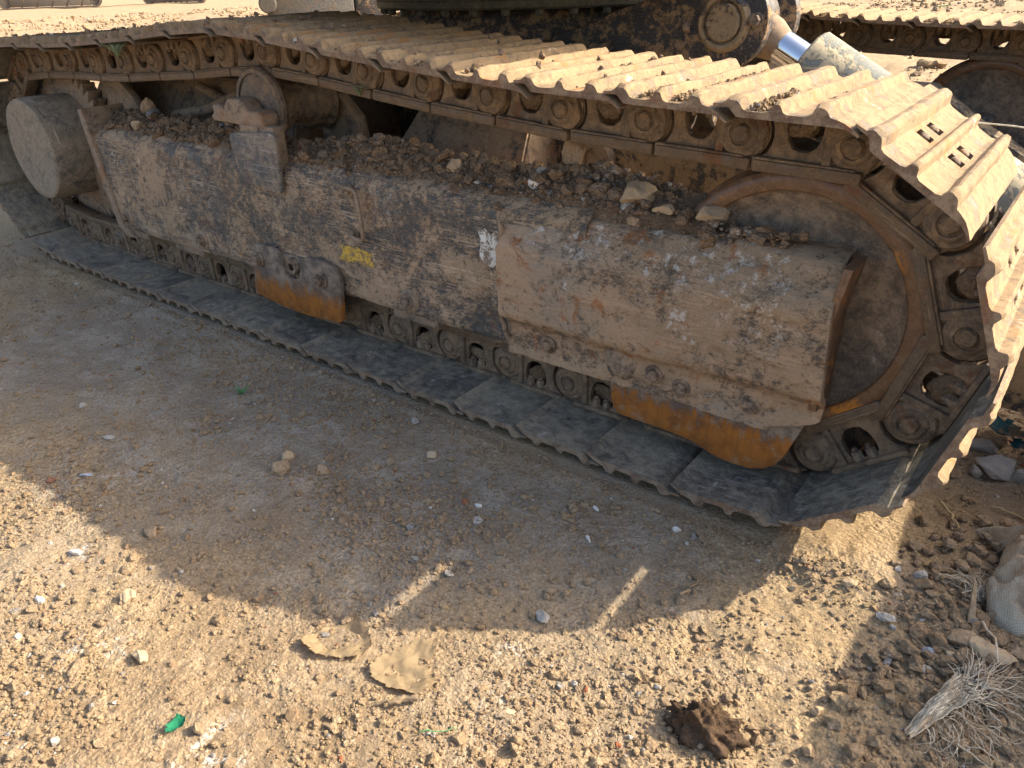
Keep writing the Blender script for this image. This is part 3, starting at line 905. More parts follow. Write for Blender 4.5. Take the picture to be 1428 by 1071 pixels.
# bottom lip plate
fpart('bottom_plate', box('bottom_plate', -2.44, -.2, .115, .40, .186, .200, M['flange'], .003))
BOLT = hexbolt('frame_bolt', .0135, .016, M['bolt'], 1.6)
for (x, z) in ((-2.40, .232), (-1.94, .226), (-1.025, .222)):
    fpart('bolt_boss', lathe('bolt_boss', [(0, -.010), (.022, -.010), (.030, -.006), (.036, .004)], M['flange'], 20), (x, .100, z))
    fpart('frame_bolt', BOLT, (x, .091, z), (0, rnd.random(), 0))
fpart('weld_seam', tubes_mesh('weld_seam', [([(-2.0 + i * .0, .0985, .19 + .29 * i / 24) for i in range(25)], [.0022 + .0008 * (i % 2) for i in range(25)])], M['flange']), (-.15, 0, 0))
# front guard section over the idler yoke
def xe(XX, SS, L):
    tt = SS / L
    u = (XX + .70) / .70
    # the free end leans: further out at the top, cut back at the bottom corner
    return np.clip(u, 0, 1) ** 3 * (.012 * (1 - np.abs(tt * 2 - .4)) - .09 * sst(.12, .0, tt)) 
gd = fpart('idler_yoke', prof_grid('idler_yoke', [(.098, .168), (.096, .240), (.092, .250), (.070, .268), (.066, .276), (.064, .430), (.068, .440), (.122, .506), (.150, .514), (.20, .516)], -.705, .0, .0055, M['guard'], 8, .0045, xe, .0055, .014),
           label='bulging mud-caked end section of the frame over the idler')
fpart('yoke_web', box('yoke_web', -.69, -.06, .13, .17, .19, .49, M['flange']))
fpart('yoke_edge', plate('yoke_edge', [[(-.012, .245), (.004, .245), (.002, .30), (.004, .42), (.020, .515), (.004, .515), (-.008, .42)]], .085, M['rim'], .003, y0=.076))
fpart('yoke_left_weld', tubes_mesh('yoke_left_weld', [([(-.705 + .012 * math.sin(i * 2.1) * .2, .094 - .022 * min(1, i / 6) * (1 if i < 22 else .6), .20 + .28 * i / 26) for i in range(27)], [.005 + .0018 * (i % 2) for i in range(27)])], M['flange']))
for (x, z, r) in ((-.579, .368, .033), (-.351, .370, .036)):
    fpart('cover_disc', lathe('cover_disc', [(0, -.003), (r * .8, -.0035), (r, -.002), (r + .003, .004)], M['flange'], 36), (x, .067, z))
BIG = hexbolt('guard_bolt', .0135, .013, M['bolt'], 1.55)
for (x, z, y) in ((-.590, .214, .0945), (-.325, .218, .0945), (-.262, .206, .0945), (-.120, .212, .0945)):
    fpart('guard_bolt', BIG, (x, y, z), (0, rnd.random(), 0))
fpart('flange_lump', lathe('flange_lump', [(0, -.014), (.02, -.012), (.035, -.006), (.045, .003)], M['flange'], 24, wob=.008), (-.405, .096, .222))
# rusty lower guard
rg = [(-.435, .20), (-.430, .13), (-.424, .104), (-.408, .090), (-.37, .088), (-.314, .088), (-.268, .086), (-.231, .082), (-.205, .072), (-.173, .064), (-.14, .062), (-.108, .064), (-.080, .074), (-.058, .092), (-.044, .118), (-.028, .165), (-.012, .215), (-.02, .26), (-.43, .24)]
fpart('guide_guard', plate('guide_guard', [rg], .014, M['rustguard'], .003, y0=.104), label='orange rusted lower guard plate with a wavy bottom edge')
# mid guide guard
mg = [(-1.645, .25), (-1.655, .19), (-1.668, .128), (-1.66, .112), (-1.62, .105), (-1.536, .096), (-1.45, .092), (-1.37, .096), (-1.290, .103), (-1.276, .112), (-1.268, .18), (-1.262, .235), (-1.275, .262), (-1.32, .275), (-1.395, .275), (-1.42, .262), (-1.428, .235), (-1.44, .205), (-1.47, .195), (-1.50, .205), (-1.512, .235), (-1.522, .265), (-1.55, .278), (-1.62, .275)]
fpart('middle_guard', plate('middle_guard', [mg], .016, M['rustguard2'], .003, y0=.074), label='rusty middle guide guard with a U-shaped notch')
fpart('guard_spacer', box('guard_spacer', -1.64, -1.30, .090, .102, .19, .262, M['flange']))
fpart('guard_lug', lathe('guard_lug', [(.011, -.012), (.022, -.014), (.026, -.008), (.028, .01), (.0, .01)], M['bolt'], 20), (-1.470, .088, .232))
for (x, z) in ((-1.612, .230), (-1.335, .222)):
    fpart('guard_bolt', hexbolt('guard_bolt', .015, .022, M['bolt'], 1.5), (x, .073, z))
# bent bar handle and its pads
hd = [(-1.205, .098, .487), (-1.205, .082, .490), (-1.18, .078, .493), (-1.160, .078, .488), (-1.154, .078, .46), (-1.150, .078, .41), (-1.149, .078, .372), (-1.156, .079, .362), (-1.18, .080, .362), (-1.205, .084, .366), (-1.206, .098, .368)]
fpart('bar_handle', tubes_mesh('bar_handle', [(hd, .0055)], M['flange'], 8))
fpart('handle_bolt', hexbolt('handle_bolt', .012, .012, M['bolt'], 1.5), (-1.205, .098, .482))
fpart('handle_bolt', hexbolt('handle_bolt', .012, .012, M['bolt'], 1.5), (-1.206, .098, .370))
0 and fpart('frame_step', plate('frame_step', [[(-1.09, .522), (-1.07, .530), (-.72, .500), (-.70, .490), (-1.0, .497)]], .006, M['flange'], .001, y0=.095))
# paint remnants: thin flat film on the plate
def film(name, x0, x1, z0, z1, mat, y=.0962, seed=1):
    r_ = random.Random(seed); n = 26; o = []
    cx, cz = (x0 + x1) / 2, (z0 + z1) / 2
    for i in range(n):
        a = 2 * PI * i / n; k = r_.uniform(.72, 1.0)
        c, s = math.cos(a), math.sin(a)
        q = 1 / max(abs(c), abs(s)) * k
        o.append((cx + c * q * (x1 - x0) / 2, cz + s * q * (z1 - z0) / 2))
    return plate(name, [o], .0012, mat, .0002, y0=y - .0006)
fpart('yellow_paint', film('yellow_paint', -1.275, -1.135, .285, .335, M['ypaint'], seed=4), label='peeling yellow paint remnant')
fpart('white_sticker', film('white_sticker', -.785, -.708, .362, .455, M['sticker'], seed=5), label='torn white sticker remnant with green print')

# carrier roller with bracket
cr = epart('carrier_roller', lathe('carrier_roller', [(0, -.004), (.070, -.006), (.078, -.004), (.083, .0), (.0835, -.006), (.094, -.006), (.100, .002), (.101, .012), (.097, .020), (.078, .024), (.077, .060), (.074, .066), (.063, .070), (.060, .098), (.060, .112), (.063, .142), (.074, .146), (.077, .150), (.0775, .188), (.090, .192), (.090, .204), (.06, .210), (0, .210)], M['roller'], 64, smooth=30),
           (-1.588, .148, .652))
cb = epart('roller_bracket', None, (-1.57, .1, .6))
cb = epart('roller_bracket', plate('roller_bracket', [[(-1.648, .585), (-1.655, .57), (-1.640, .470), (-1.632, .458), (-1.475, .440), (-1.460, .446), (-1.452, .520), (-1.447, .592), (-1.47, .600), (-1.60, .592)]], .014, M['greyplate'], .003, y0=.078), label='grey bracket plate smeared with white')
cb.location = -BASE
for (nm, me) in (('bracket_cap', plate('bracket_cap', [[(-1.732, .610), (-1.736, .626), (-1.724, .634), (-1.726, .652), (-1.700, .658), (-1.675, .646), (-1.660, .664), (-1.648, .674), (-1.62, .676), (-1.592, .675), (-1.574, .662), (-1.566, .648), (-1.520, .648), (-1.505, .640), (-1.500, .622), (-1.505, .606)]], .055, M['flange'], .007, y0=.088, res=2)),
                 ('bracket_stem', box('bracket_stem', -1.62, -1.47, .092, .130, .50, .612, M['flange'], .006)),
                 ('bracket_neck', box('bracket_neck', -1.61, -1.53, .085, .115, .585, .612, M['flange'], .006))):
    o = bpy.data.objects.new(nm, me); link(o); o.parent = cb
for (x, z) in ((-1.69, .60), (-1.535, .598)):
    me = hexbolt('bracket_bolt', .014, .022, M['bolt'], 0)
    o = bpy.data.objects.new('bracket_bolt', me); link(o); o.parent = cb; o.location = (x, .112, z); o.rotation_euler = (-PI / 2, 0, 0)
epart('bracket_post', plate('bracket_post', [[(-1.62, .5), (-1.62, .60), (-1.59, .66), (-1.53, .66), (-1.46, .60), (-1.44, .5)]], .04, M['flange'], .006, y0=.375))

# bottom rollers
RL = lathe('track_roller', [(0, -.01), (.045, -.01), (.05, 0), (.070, .002), (.076, .008), (.076, .018), (.062, .022), (.062, .070), (.05, .075), (.05, .125), (.062, .13), (.062, .178), (.076, .182), (.076, .195), (0, .2)], M['roller'], 40)
for y0 in (0, 2.1):
    for k in range(7):
        epart('track_roller', RL, (-2.50 + k * .34, y0 + .157, .211))

# carbody legs reaching into the track frame, plates under the house
def hexa(name, pts, mat, bev=.006):
    """8 corner points: bottom 4 then top 4"""
    bm = bmesh.new(); vs = [bm.verts.new(p) for p in pts]
    for f in ((0, 3, 2, 1), (4, 5, 6, 7), (0, 1, 5, 4), (1, 2, 6, 5), (2, 3, 7, 6), (3, 0, 4, 7)): bm.faces.new([vs[i] for i in f])
    bmesh.ops.bevel(bm, geom=list(bm.edges), offset=bev, segments=2, affect='EDGES')
    return smooth_angle(mesh_bm(name, bm, mat))
epart('carbody_leg', hexa('carbody_leg', [(-1.50, .29, .25), (-.88, .29, .25), (-.80, .9, .25), (-1.45, .9, .25), (-1.26, .47, .66), (-.90, .47, .62), (-.85, .9, .70), (-1.35, .9, .70)], M['flange']), (0, 0, 0))
epart('carbody_leg', hexa('carbody_leg', [(-2.95, .29, .25), (-1.78, .29, .25), (-1.75, .9, .25), (-2.8, .9, .25), (-2.92, .46, .66), (-1.80, .46, .66), (-1.80, .9, .70), (-2.85, .9, .70)], M['flange']), (0, 0, 0))
for s_ in (0, 1):
    x_ = (-1.50, -.80) if s_ == 0 else (-2.42, -1.75)
    epart('carbody_leg', hexa('carbody_leg', [(x_[0], 1.7, .25), (x_[1], 1.7, .25), (x_[1], 2.28, .25), (x_[0], 2.28, .25), (x_[0] + .1, 1.7, .70), (x_[1] - .05, 1.7, .70), (x_[1] - .05, 2.25, .6), (x_[0] + .1, 2.25, .6)], M['flange']))
cbm = plate('carbody', [[(-2.25, .30), (-.80, .30), (-.76, .72), (-2.25, .72)]], .86, M['body'], .01, y0=.86)
epart('carbody', cbm)
epart('carbody_rim', box('carbody_rim', -2.0, -.93, .70, .862, .655, .735, M['flange'], .008))
epart('carbody_gusset', box('carbody_gusset', -1.06, -1.03, .66, .75, .62, .735, M['flange'], .006))
epart('carbody_gusset', box('carbody_gusset', -.965, -.94, .66, .75, .62, .735, M['flange'], .006))
# struts in the dark gap beside the sprocket
epart('hose_strut', tubes_mesh('hose_strut', [([(-2.28, .40, .64), (-2.12, .46, .56)], .016), ], M['flange'], 10))
epart('hose_strut', tubes_mesh('hose_strut', [([(-1.98, .42, .66), (-2.16, .36, .58), (-2.30, .30, .55)], [.014, .018, .022])], M['flange'], 10))
# swing bearing and bolts
SC = Vector((-1.42, 1.28, 0))
epart('swing_bearing', lathe('swing_bearing', [(.38, .862), (.585, .862), (.592, .868), (.592, .885), (.588, .888), (.588, .938), (.56, .942), (.56, .985), (.38, .985)], M['olive'], 128, axis='Z'), (SC.x, SC.y, 0))
epart('bearing_base', lathe('bearing_base', [(.0, .72), (.54, .72), (.53, .80), (.50, .865), (0, .865)], M['body'], 64, axis='Z'), (SC.x, SC.y, 0))
RB = lathe('ring_bolt', [(0, 0), (.012, 0), (.014, .003), (.014, .016), (0, .017)], M['olive'], 6, axis='Z', smooth=20)
for k in range(36):
    a = 2 * PI * (k + .3) / 36
    epart('ring_bolt', RB, (SC.x + .568 * math.cos(a), SC.y + .568 * math.sin(a), .846))

# house above (its underside shades the track)
def prism_xy(name, pts, z0, z1, mat, bev=.01):
    me = plate(name, [[(x, y) for x, y in pts]], z1 - z0, mat, bev, y0=0)
    co = np.empty(len(me.vertices) * 3, np.float32); me.vertices.foreach_get('co', co); co = co.reshape(-1, 3)
    co = np.stack([co[:, 0], co[:, 2], z0 + co[:, 1]], 1); me.vertices.foreach_set('co', co.ravel())
    bm = bmesh.new(); bm.from_mesh(me); bmesh.ops.recalc_face_normals(bm, faces=bm.faces); bm.to_mesh(me); bm.free()
    return smooth_angle(me, 30)
deck = [(-.52, .62), (-.52, .95), (-.46, 1.0), (-.46, 1.6), (-.60, 1.65), (-.60, 2.35), (-3.2, 2.35), (-3.55, 2.0), (-3.65, 1.3), (-3.55, .5), (-3.2, .16), (-1.15, .16), (-1.15, .185), (-.93, .185), (-.93, .15), (-.52, .15)]  # unseen deck outline; side notch added to let sun patches onto the track
epart('deck', prism_xy('deck', deck, .985, 1.06, M['body']))
epart('side_cover', box('side_cover', -2.6, -.95, .17, .75, 1.06, 1.75, M['yellow'], .03))
epart('side_cover', box('side_cover', -2.6, -.95, 1.75, 2.33, 1.06, 1.75, M['yellow'], .03))
epart('engine_cover', box('engine_cover', -3.1, -2.2, .6, 1.9, 1.06, 1.95, M['yellow'], .04))
epart('counterweight', prism_xy('counterweight', [(-3.0, .25), (-3.0, 2.3), (-3.3, 2.2), (-3.58, 1.8), (-3.66, 1.28), (-3.58, .7), (-3.3, .35)], 1.062, 1.85, M['olive'], .03))

# blade lift bracket, pin, ram, push arms and blade
def brk(y0):
    o = [(-1.12, .735), (-1.05, .800), (-.97, .815), (-.86, .858), (-.76, .885), (-.68, .905)] + arc(-.548, .832, .112, 125, -55, 16) + [(-.52, .70), (-.60, .66), (-1.12, .62)]
    return plate('ram_bracket', [o], .035, M['body'], .006, y0=y0)
bk = epart('ram_bracket', brk(.80))
epart('ram_bracket', brk(1.0))
epart('bracket_top', hexa('bracket_top', [(-1.08, .83, .77), (-1.08, 1.02, .77), (-.80, 1.02, .85), (-.80, .83, .85), (-1.08, .83, .785), (-1.08, 1.02, .785), (-.80, 1.02, .865), (-.80, .83, .865)], M['body'], .002))
pn = epart('ram_pin', lathe('ram_pin', [(0, -.014), (.040, -.014), (.044, -.011), (.0455, -.006), (.0465, -.002), (.049, -.002), (.052, -.012), (.060, -.013), (.066, -.009), (.071, .002), (.073, .01)], M['arm'], 48), (-.548, .800, .832))
part('pin_plug', lathe('pin_plug', [(0, -.022), (.010, -.022), (.013, -.018), (.013, .0)], M['flange'], 20, axis='X'), pn, (-.085, .0, -.012), (0, 0, 0))
part('pin_bolt', hexbolt('pin_bolt', .013, .016, M['bolt'], 1.3), pn, (.083, -.002, .006))
ax0 = Vector((-.548, .92, .832)); axd = Vector((.875, 0, -.485)).normalized()
def tube_along(name, prof, mat, a, n=48):
    me = lathe(name, prof, mat, n, axis='X')
    return me, (0, math.atan2(-axd.z, axd.x), 0)
me, rt = tube_along('rod_eye', [(0, .0), (.052, .0), (.052, .05), (.040, .085), (0, .086)], M['flange'], 0)
epart('rod_eye', me, ax0 + axd * .04, rt)
epart('rod_boss', lathe('rod_boss', [(0, 0), (.075, 0), (.078, .005), (.078, .11), (0, .115)], M['body'], 40), (-.548, .862, .832))
me, rt = tube_along('ram_rod', [(0, 0), (.040, 0), (.040, .30), (0, .30)], M['chrome'], 0)
epart('ram_rod', me, ax0 + axd * .08, rt)
me, rt = tube_along('ram_barrel', [(.040, 0), (.044, -.003), (.078, .0), (.084, .006), (.084, .62), (.06, .65), (0, .65)], M['barrel'], 0)
epart('ram_barrel', me, ax0 + axd * .200, rt)
epart('push_arm', plate('push_arm', [[(-.80, .46), (-.78, .57), (-.70, .585), (-.25, .572), (-.05, .44), (.2, .30), (.72, .26), (.72, .10), (.1, .12), (-.3, .30), (-.7, .42)]], .11, M['arm'], .006, y0=.545))
epart('push_arm', plate('push_arm', [[(-.80, .46), (-.78, .57), (-.70, .585), (-.25, .572), (-.05, .44), (.2, .30), (.72, .26), (.72, .10), (.1, .12), (-.3, .30), (-.7, .42)]], .11, M['arm'], .006, y0=1.95))
epart('arm_pivot', lathe('arm_pivot', [(0, -.008), (.030, -.008), (.032, -.02), (.046, -.022), (.052, -.016), (.054, .09), (0, .09)], M['flange'], 40), (-.745, .545, .525))
epart('pivot_plate', plate('pivot_plate', [[(-1.06, .36), (-1.04, .64), (-.86, .66), (-.66, .60), (-.64, .36)]], .03, M['body'], .004, y0=.55))  # dark plate, enlarged to cover a gap that showed sunlit ground
epart('bucket_plate', plate('bucket_plate', [[(-.97, .42), (-.93, .60), (-.915, .60), (-.95, .42)]], .02, M['flange'], .003, y0=.46)).name = 'side_strap'
bl = [(.715, .03), (.74, .03), (.765, .12), (.77, .25), (.762, .38), (.745, .50), (.725, .505), (.715, .50)]
epart('dozer_blade', plate('dozer_blade', [bl], 2.62, M['yellow'], .004, y0=-.04))
# far frame
epart('track_frame', plate('track_frame', [[(-2.75, .20), (-.25, .19), (-.22, .50), (-2.55, .53)]], .18, M['frame'], .008, y0=2.29))
epart('yoke_block', box('yoke_block', -.26, -.06, 2.21, 2.25, .33, .45, M['guard'], .01))

# ------------------------------------------------------------------ soil lying on the machine
def soil_patch(name, x0, x1, y0, y1, hf, step, mat, label, seed):
    xs = np.arange(x0, x1 + step, step); ys = np.arange(y0, y1 + step, step)
    XX, YY = np.meshgrid(xs, ys, indexing='ij'); ZZ = hf(XX, YY)
    n1, n2 = XX.shape
    i_ = (np.arange(n1 - 1)[:, None] * n2 + np.arange(n2 - 1)[None]).ravel()
    return mesh_np(name, np.stack([XX, YY, ZZ], -1).reshape(-1, 3), np.stack([i_, i_ + n2, i_ + n2 + 1, i_ + 1], 1), mat, smooth=True)
def h_fr(x, y):
    edge = .118 + .016 * (fbm(x * 9, x * 0 + 3, 3, 51) - .5)
    t_ = sst(0, .10, y - edge)
    t2 = sst(0, .02, y - edge)
    hump = .012 + .065 * fbm(x * 4.2, y * 3, 3, 52) - .012 * np.exp(-((x + .74) / .10) ** 2) - .02 * np.exp(-((x + 1.5) / .25) ** 2)
    hump = hump * (1 - .75 * sst(-.30, -.12, x))
    base = .470 + .052 * sst(.10, .145, y)
    z = base - .01 + t2 * .014 + t_ * hump + (fbm(x * 28, y * 28, 4, 53, .6) - .5) * .024 * t2 + (fbm(x * 90, y * 90, 3, 54, .6) - .5) * .006 * t2
    return z - sst(.235, .30, y + .02 * (fbm(x * 11, x * 0 + 7, 3, 57) - .5)) * .16
hp = soil_patch('soil_heap', -2.50, -.27, .105, .31, h_fr, .0045, M['heap_base'], '', 1)
thing('soil_heap', hp, 'dark crumbly soil heaped along the top of the track frame', None, kind='stuff')
r_ = np.random.RandomState(61)
def on_frame(n, rmin, rmax, pw, seed, thr=.3, x0=-2.48, x1=-.08):
    q = np.random.RandomState(seed)
    x = q.uniform(x0, x1, n * 3); y = q.uniform(.115, .275, n * 3)
    k = (q.rand(n * 3) < np.clip(sst(.35, .55, fbm(x * 8, y * 12, 3, 63)) + .25, 0, 1)) & ~((x > -.34) & (y > .16))
    x = x[k][:n]; y = y[k][:n]
    u = q.rand(len(x)); R = rmin * (1 - u * (1 - (rmin / rmax) ** pw)) ** (-1 / pw)
    return np.stack([x, y, h_fr(x, y) + R * .3], 1), R
Pa, Ra = on_frame(7000, .003, .010, 1.8, 71)
Pb, Rb = on_frame(800, .008, .026, 1.8, 72)
thing('soil_crumbs', scatter('soil_crumbs', Pa, Ra, M['heap'], SH20, 7), 'fine dark soil crumbs lying on the track frame', None, kind='stuff')
thing('soil_lumps', scatter('soil_lumps', Pb, Rb, M['heap'], SH320, 8), 'fist-sized brown soil lumps lying on the track frame', None, kind='stuff')
# soil on the carbody deck
def h_cb(x, y):
    return .715 + .055 * fbm(x * 6, y * 6, 3, 81) + .03 * (fbm(x * 30, y * 30, 4, 82) - .5) + .03 * sst(.70, .85, y)
hp = soil_patch('soil_heap', -2.0, -.86, .70, 1.0, h_cb, .008, M['heap_base'], '', 1)
thing('soil_heap', hp, 'packed soil on the body of the machine under the slewing ring', None, kind='stuff')
q = np.random.RandomState(83); x = q.uniform(-2.0, -.88, 1500); y = q.uniform(.70, .98, 1500); R = .004 + .012 * q.rand(1500) ** 3
thing('soil_crumbs', scatter('soil_crumbs', np.stack([x, y, h_cb(x, y) + R * .3], 1), R, M['heap'], SH80, 9), 'soil crumbs on the body under the slewing ring', None, kind='stuff')

# mud clinging between the grousers of the upper runs, and dust on the lower shoes
def shoe_pts(i, u, y, v, y0):
    a = pins[i]; b = pins[(i + 1) % NP]
    th = math.atan2(b[1] - a[1], b[0] - a[0]); c, s = math.cos(th), math.sin(th)
    return (a[0] + u * c - v * s, y0 + y, a[1] + u * s + v * c)
for (y0, lab, sd_) in ((0, 'dried tan mud stuck between the ridges of the near track', 91), (2.1, 'dried tan mud stuck between the ridges of the far track', 92)):
    q = np.random.RandomState(sd_); PP = []; RR = []
    for i in range(0, 19):
        for uu in (.0755, .136):
            nb = q.poisson(2.0 if i > 8 else (3.0 if i > 5 else 5.0))
            if i >= 14: nb = q.poisson(1.0) if uu < .1 else 0
            if i >= 15 and i < 18: nb = 0
            for _ in range(nb):
                yc = q.uniform(.03, .44); ln = q.uniform(.02, .10)
                n = int(60 + ln * 1500)
                yy = yc + q.normal(size=n) * ln * .5; du = q.normal(size=n) * .008
                ok = (yy > .006) & (yy < .464)
                for y_, d_ in zip(yy[ok], du[ok]):
                    rr = q.uniform(.0018, .0052)
                    PP.append(shoe_pts(i, uu + np.clip(d_, -.017, .017), y_, .0665 + q.rand() * .010 * math.exp(-(d_ / .009) ** 2), y0)); RR.append(rr)
    thing('caked_mud', scatter('caked_mud', np.array(PP), np.array(RR), M['clods'] if y0 == 0 else M['clods'], SH20, sd_, flat=1), lab, None, kind='stuff')

# dark crumbs strewn over the shaded rear half of the upper run
q = np.random.RandomState(95); PP = []; RR = []
for i in range(0, 13):
    dn = int(190 * (1 - i / 15)) + 30
    for _ in range(dn):
        y_ = q.uniform(.01, .46); u_ = q.uniform(.02, .20)
        if vnoise(y_ * 14, u_ * 14 + i * 2.7, 5) < .42: continue
        r1 = .0022 + .0085 * q.rand() ** 3
        ridge = .0825 if (.03 < u_ < .045 or .1 < u_ < .11 or .162 < u_ < .175) else .068
        PP.append(shoe_pts(i, u_, y_, ridge + r1 * .5, 0)); RR.append(r1)
thing('caked_mud', scatter('caked_mud', np.array(PP), np.array(RR), M['heap'], SH80, 96, flat=1), 'dark soil crumbs strewn over the shaded rear of the upper track run', None, kind='stuff')

# ------------------------------------------------------------------ single stones
def rock(name, label, cat, x, y, size, mat, seed, z=None, rz=0, group=None, tilt=(0, 0), sub=None):
    V, F = rockshape(4, 900 + seed, 13, .13, 2.6)
    sx, sy, sz = size
    V = V * np.array([sx, sy, sz]) / 2
    e = Euler((tilt[0], tilt[1], rz)).to_matrix(); V = V @ np.array(e).T
    zz = (float(hg(x, y)) if z is None else z) - V[:, 2].min() * .62
    me = smooth_angle(mesh_np(name, V, F, mat), 28)
    return thing(name, me, label, cat, (x, y, zz), group=group)
G = 'loose stones on the ground'
rock('stone', 'smooth pale grey pebble in the shade at the sun edge, between the two light stripes', 'stone', -.25, -.411, (.030, .026, .020), M['stone_grey'], 1, group=G, rz=.3)
rock('stone', 'largest brown stone of the cluster in the middle of the shaded ground', 'stone', -.954, -.40, (.062, .04, .034), M['stone_brown'], 2, group=G, rz=.5)
rock('stone', 'small rounded stone just above the largest brown stone of its cluster', 'stone', -.985, -.360, (.03, .032, .024), M['stone_tan'], 3, group=G)
rock('stone', 'flat stone to the right of the cluster in the shaded ground', 'stone', -.885, -.345, (.042, .032, .02), M['stone_brown'], 4, group=G)
rock('stone', 'grey stone on the shadow edge at far left of the shaded ground', 'stone', -.997, -.682, (.046, .034, .026), M['stone_brown'], 5, group=G)
rock('stone', 'round tan stone in the sunlit soil left of the mud flake', 'stone', -.86, -.80, (.036, .030, .026), M['stone_tan'], 6, group=G)
rock('stone', 'pale tan stone lowest left on the sunlit soil above the green scrap', 'stone', -.72, -.86, (.032, .026, .024), M['stone_tan'], 7, group=G)
rock('stone', 'white angular stone between the second light stripe and the shoes', 'stone', -.17, -.075, (.020, .014, .016), M['stone_white'], 8, group=G)
rock('stone', 'white sliver of stone in the shade under the shoes', 'stone', -.335, -.105, (.026, .008, .008), M['stone_white'], 9, group=G, rz=-.5)
rock('stone', 'long white chip near the shoe tips left of the white sliver', 'stone', -.30, -.19, (.024, .009, .008), M['stone_white'], 10, group=G, rz=-.7)
rock('stone', 'pale round pebble on the compact soil left of the grey pebble', 'stone', -.54, -.23, (.016, .013, .010), M['stone_white'], 11, group=G)
rock('stone', 'flat tan stone in the sun right of the cracked mud crust', 'stone', -.185, -.60, (.030, .018, .016), M['stone_tan'], 12, group=G, rz=.9)
rock('stone', 'grey angular stone in the right shade beside the sun edge', 'stone', .233, -.164, (.026, .018, .014), M['stone_grey'], 13, group=G, rz=-.4)
rock('stone', 'light grey stone just below the blue stone', 'stone', .282, -.170, (.024, .018, .015), M['stone_grey'], 14, group=G)
rock('stone', 'bluish stone in the right shade above the frayed fibre', 'stone', .281, -.132, (.024, .016, .016), M['stone_blue'], 15, group=G, rz=.5)
rock('stone', 'largest flat tan slab of stone beneath the woven sack', 'stone', .358, -.098, (.075, .042, .034), M['stone_tan'], 16, group=G, rz=-.2)
rock('stone', 'brown slab stone left of the largest flat slab', 'stone', .318, -.092, (.055, .05, .034), M['stone_brown'], 17, group=G, rz=.3)
rock('stone', 'brown stone standing under the splintered board', 'stone', .352, .000, (.045, .03, .05), M['stone_brown'], 18, group=G, rz=.3, tilt=(.4, .2))
rock('stone', 'small brown stone right of the largest slab', 'stone', .395, -.078, (.04, .032, .026), M['stone_brown'], 19, group=G)
rock('stone', 'wedge of tan stone below the brown slab', 'stone', .312, -.135, (.032, .02, .014), M['stone_tan'], 20, group=G, rz=-.3)
rock('stone', 'pale pebble on the small heap against the curled shoe', 'stone', .062, -.10, (.016, .013, .012), M['stone_tan'], 21, group=G)
rock('stone', 'stone of buff clay on the right flank of the small heap', 'stone', .138, -.060, (.030, .018, .014), M['stone_tan'], 22, group=G, rz=.4)
rock('stone', 'blue-grey stone in the shaded soil at far left edge', 'stone', -1.30, -.66, (.03, .012, .01), M['stone_blue'], 23, group=G, rz=.7)
rock('stone', 'thin grey flake of stone in the shade above the left sun edge', 'stone', -1.42, -.55, (.04, .02, .012), M['stone_grey'], 24, group=G, rz=.2)
rock('stone', 'tan stone half sunk in the shade near the shoe tips at centre', 'stone', -.74, -.155, (.034, .028, .02), M['stone_tan'], 25, group=G)
rock('stone', 'reddish brick fragment in the shade among grey chips', 'brick fragment', -.90, -.42, (.012, .01, .008), mat_stone('brick_red', (.40, .16, .09)), 26)
rock('stone', 'small white pebble with lime at the left sunlit edge', 'stone', -1.06, -.80, (.03, .014, .012), M['stone_white'], 27, group=G, rz=.3)
rock('stone', 'lowest white pebble at the left edge beside a lime streak', 'stone', -.98, -.90, (.032, .016, .012), M['stone_white'], 28, group=G, rz=.2)
rock('stone', 'thin brown clod at the sun edge right of the frayed fibre tail', 'stone', .175, -.335, (.03, .016, .014), M['stone_brown'], 29, group=G, rz=.7)
rock('stone', 'brown angular stone in front of the frayed fibre', 'stone', .255, -.255, (.028, .022, .016), M['stone_brown'], 30, group=G)
q = np.random.RandomState(88)
x = q.normal(.31, .09, 420); y = q.normal(-.06, .17, 420); k = (x > .19) & (x < .6); x = x[k]; y = y[k]
R = .005 + .013 * q.rand(len(x)) ** 2.2
thing('rubble_stones', scatter('rubble_stones', np.stack([x, y, hg(x, y) + R * .4], 1), R, M['clods'], SH320, 12), 'small brown rubble stones around the sack and fibre', None, kind='stuff')
# concrete rubble and cloth right of the track
GR = 'grey concrete rubble right of the track'
rock('concrete_lump', 'dark concrete lump at the left of the grey rubble', 'rubble', .245, .555, (.07, .055, .04), M['concrete'], 41, group=GR)
rock('concrete_lump', 'biggest concrete lump in the grey rubble', 'rubble', .283, .47, (.11, .07, .05), M['concrete'], 42, group=GR)
rock('concrete_lump', 'pale concrete lump at the right of the grey rubble', 'rubble', .335, .47, (.06, .05, .045), M['concrete'], 43, group=GR)
rock('concrete_lump', 'small concrete piece in front of the grey rubble', 'rubble', .255, .44, (.035, .03, .03), M['concrete'], 44, group=GR)
rock('stone', 'tan stone lying under the teal cloth', 'stone', .262, .61, (.07, .05, .04), M['stone_brown'], 45)
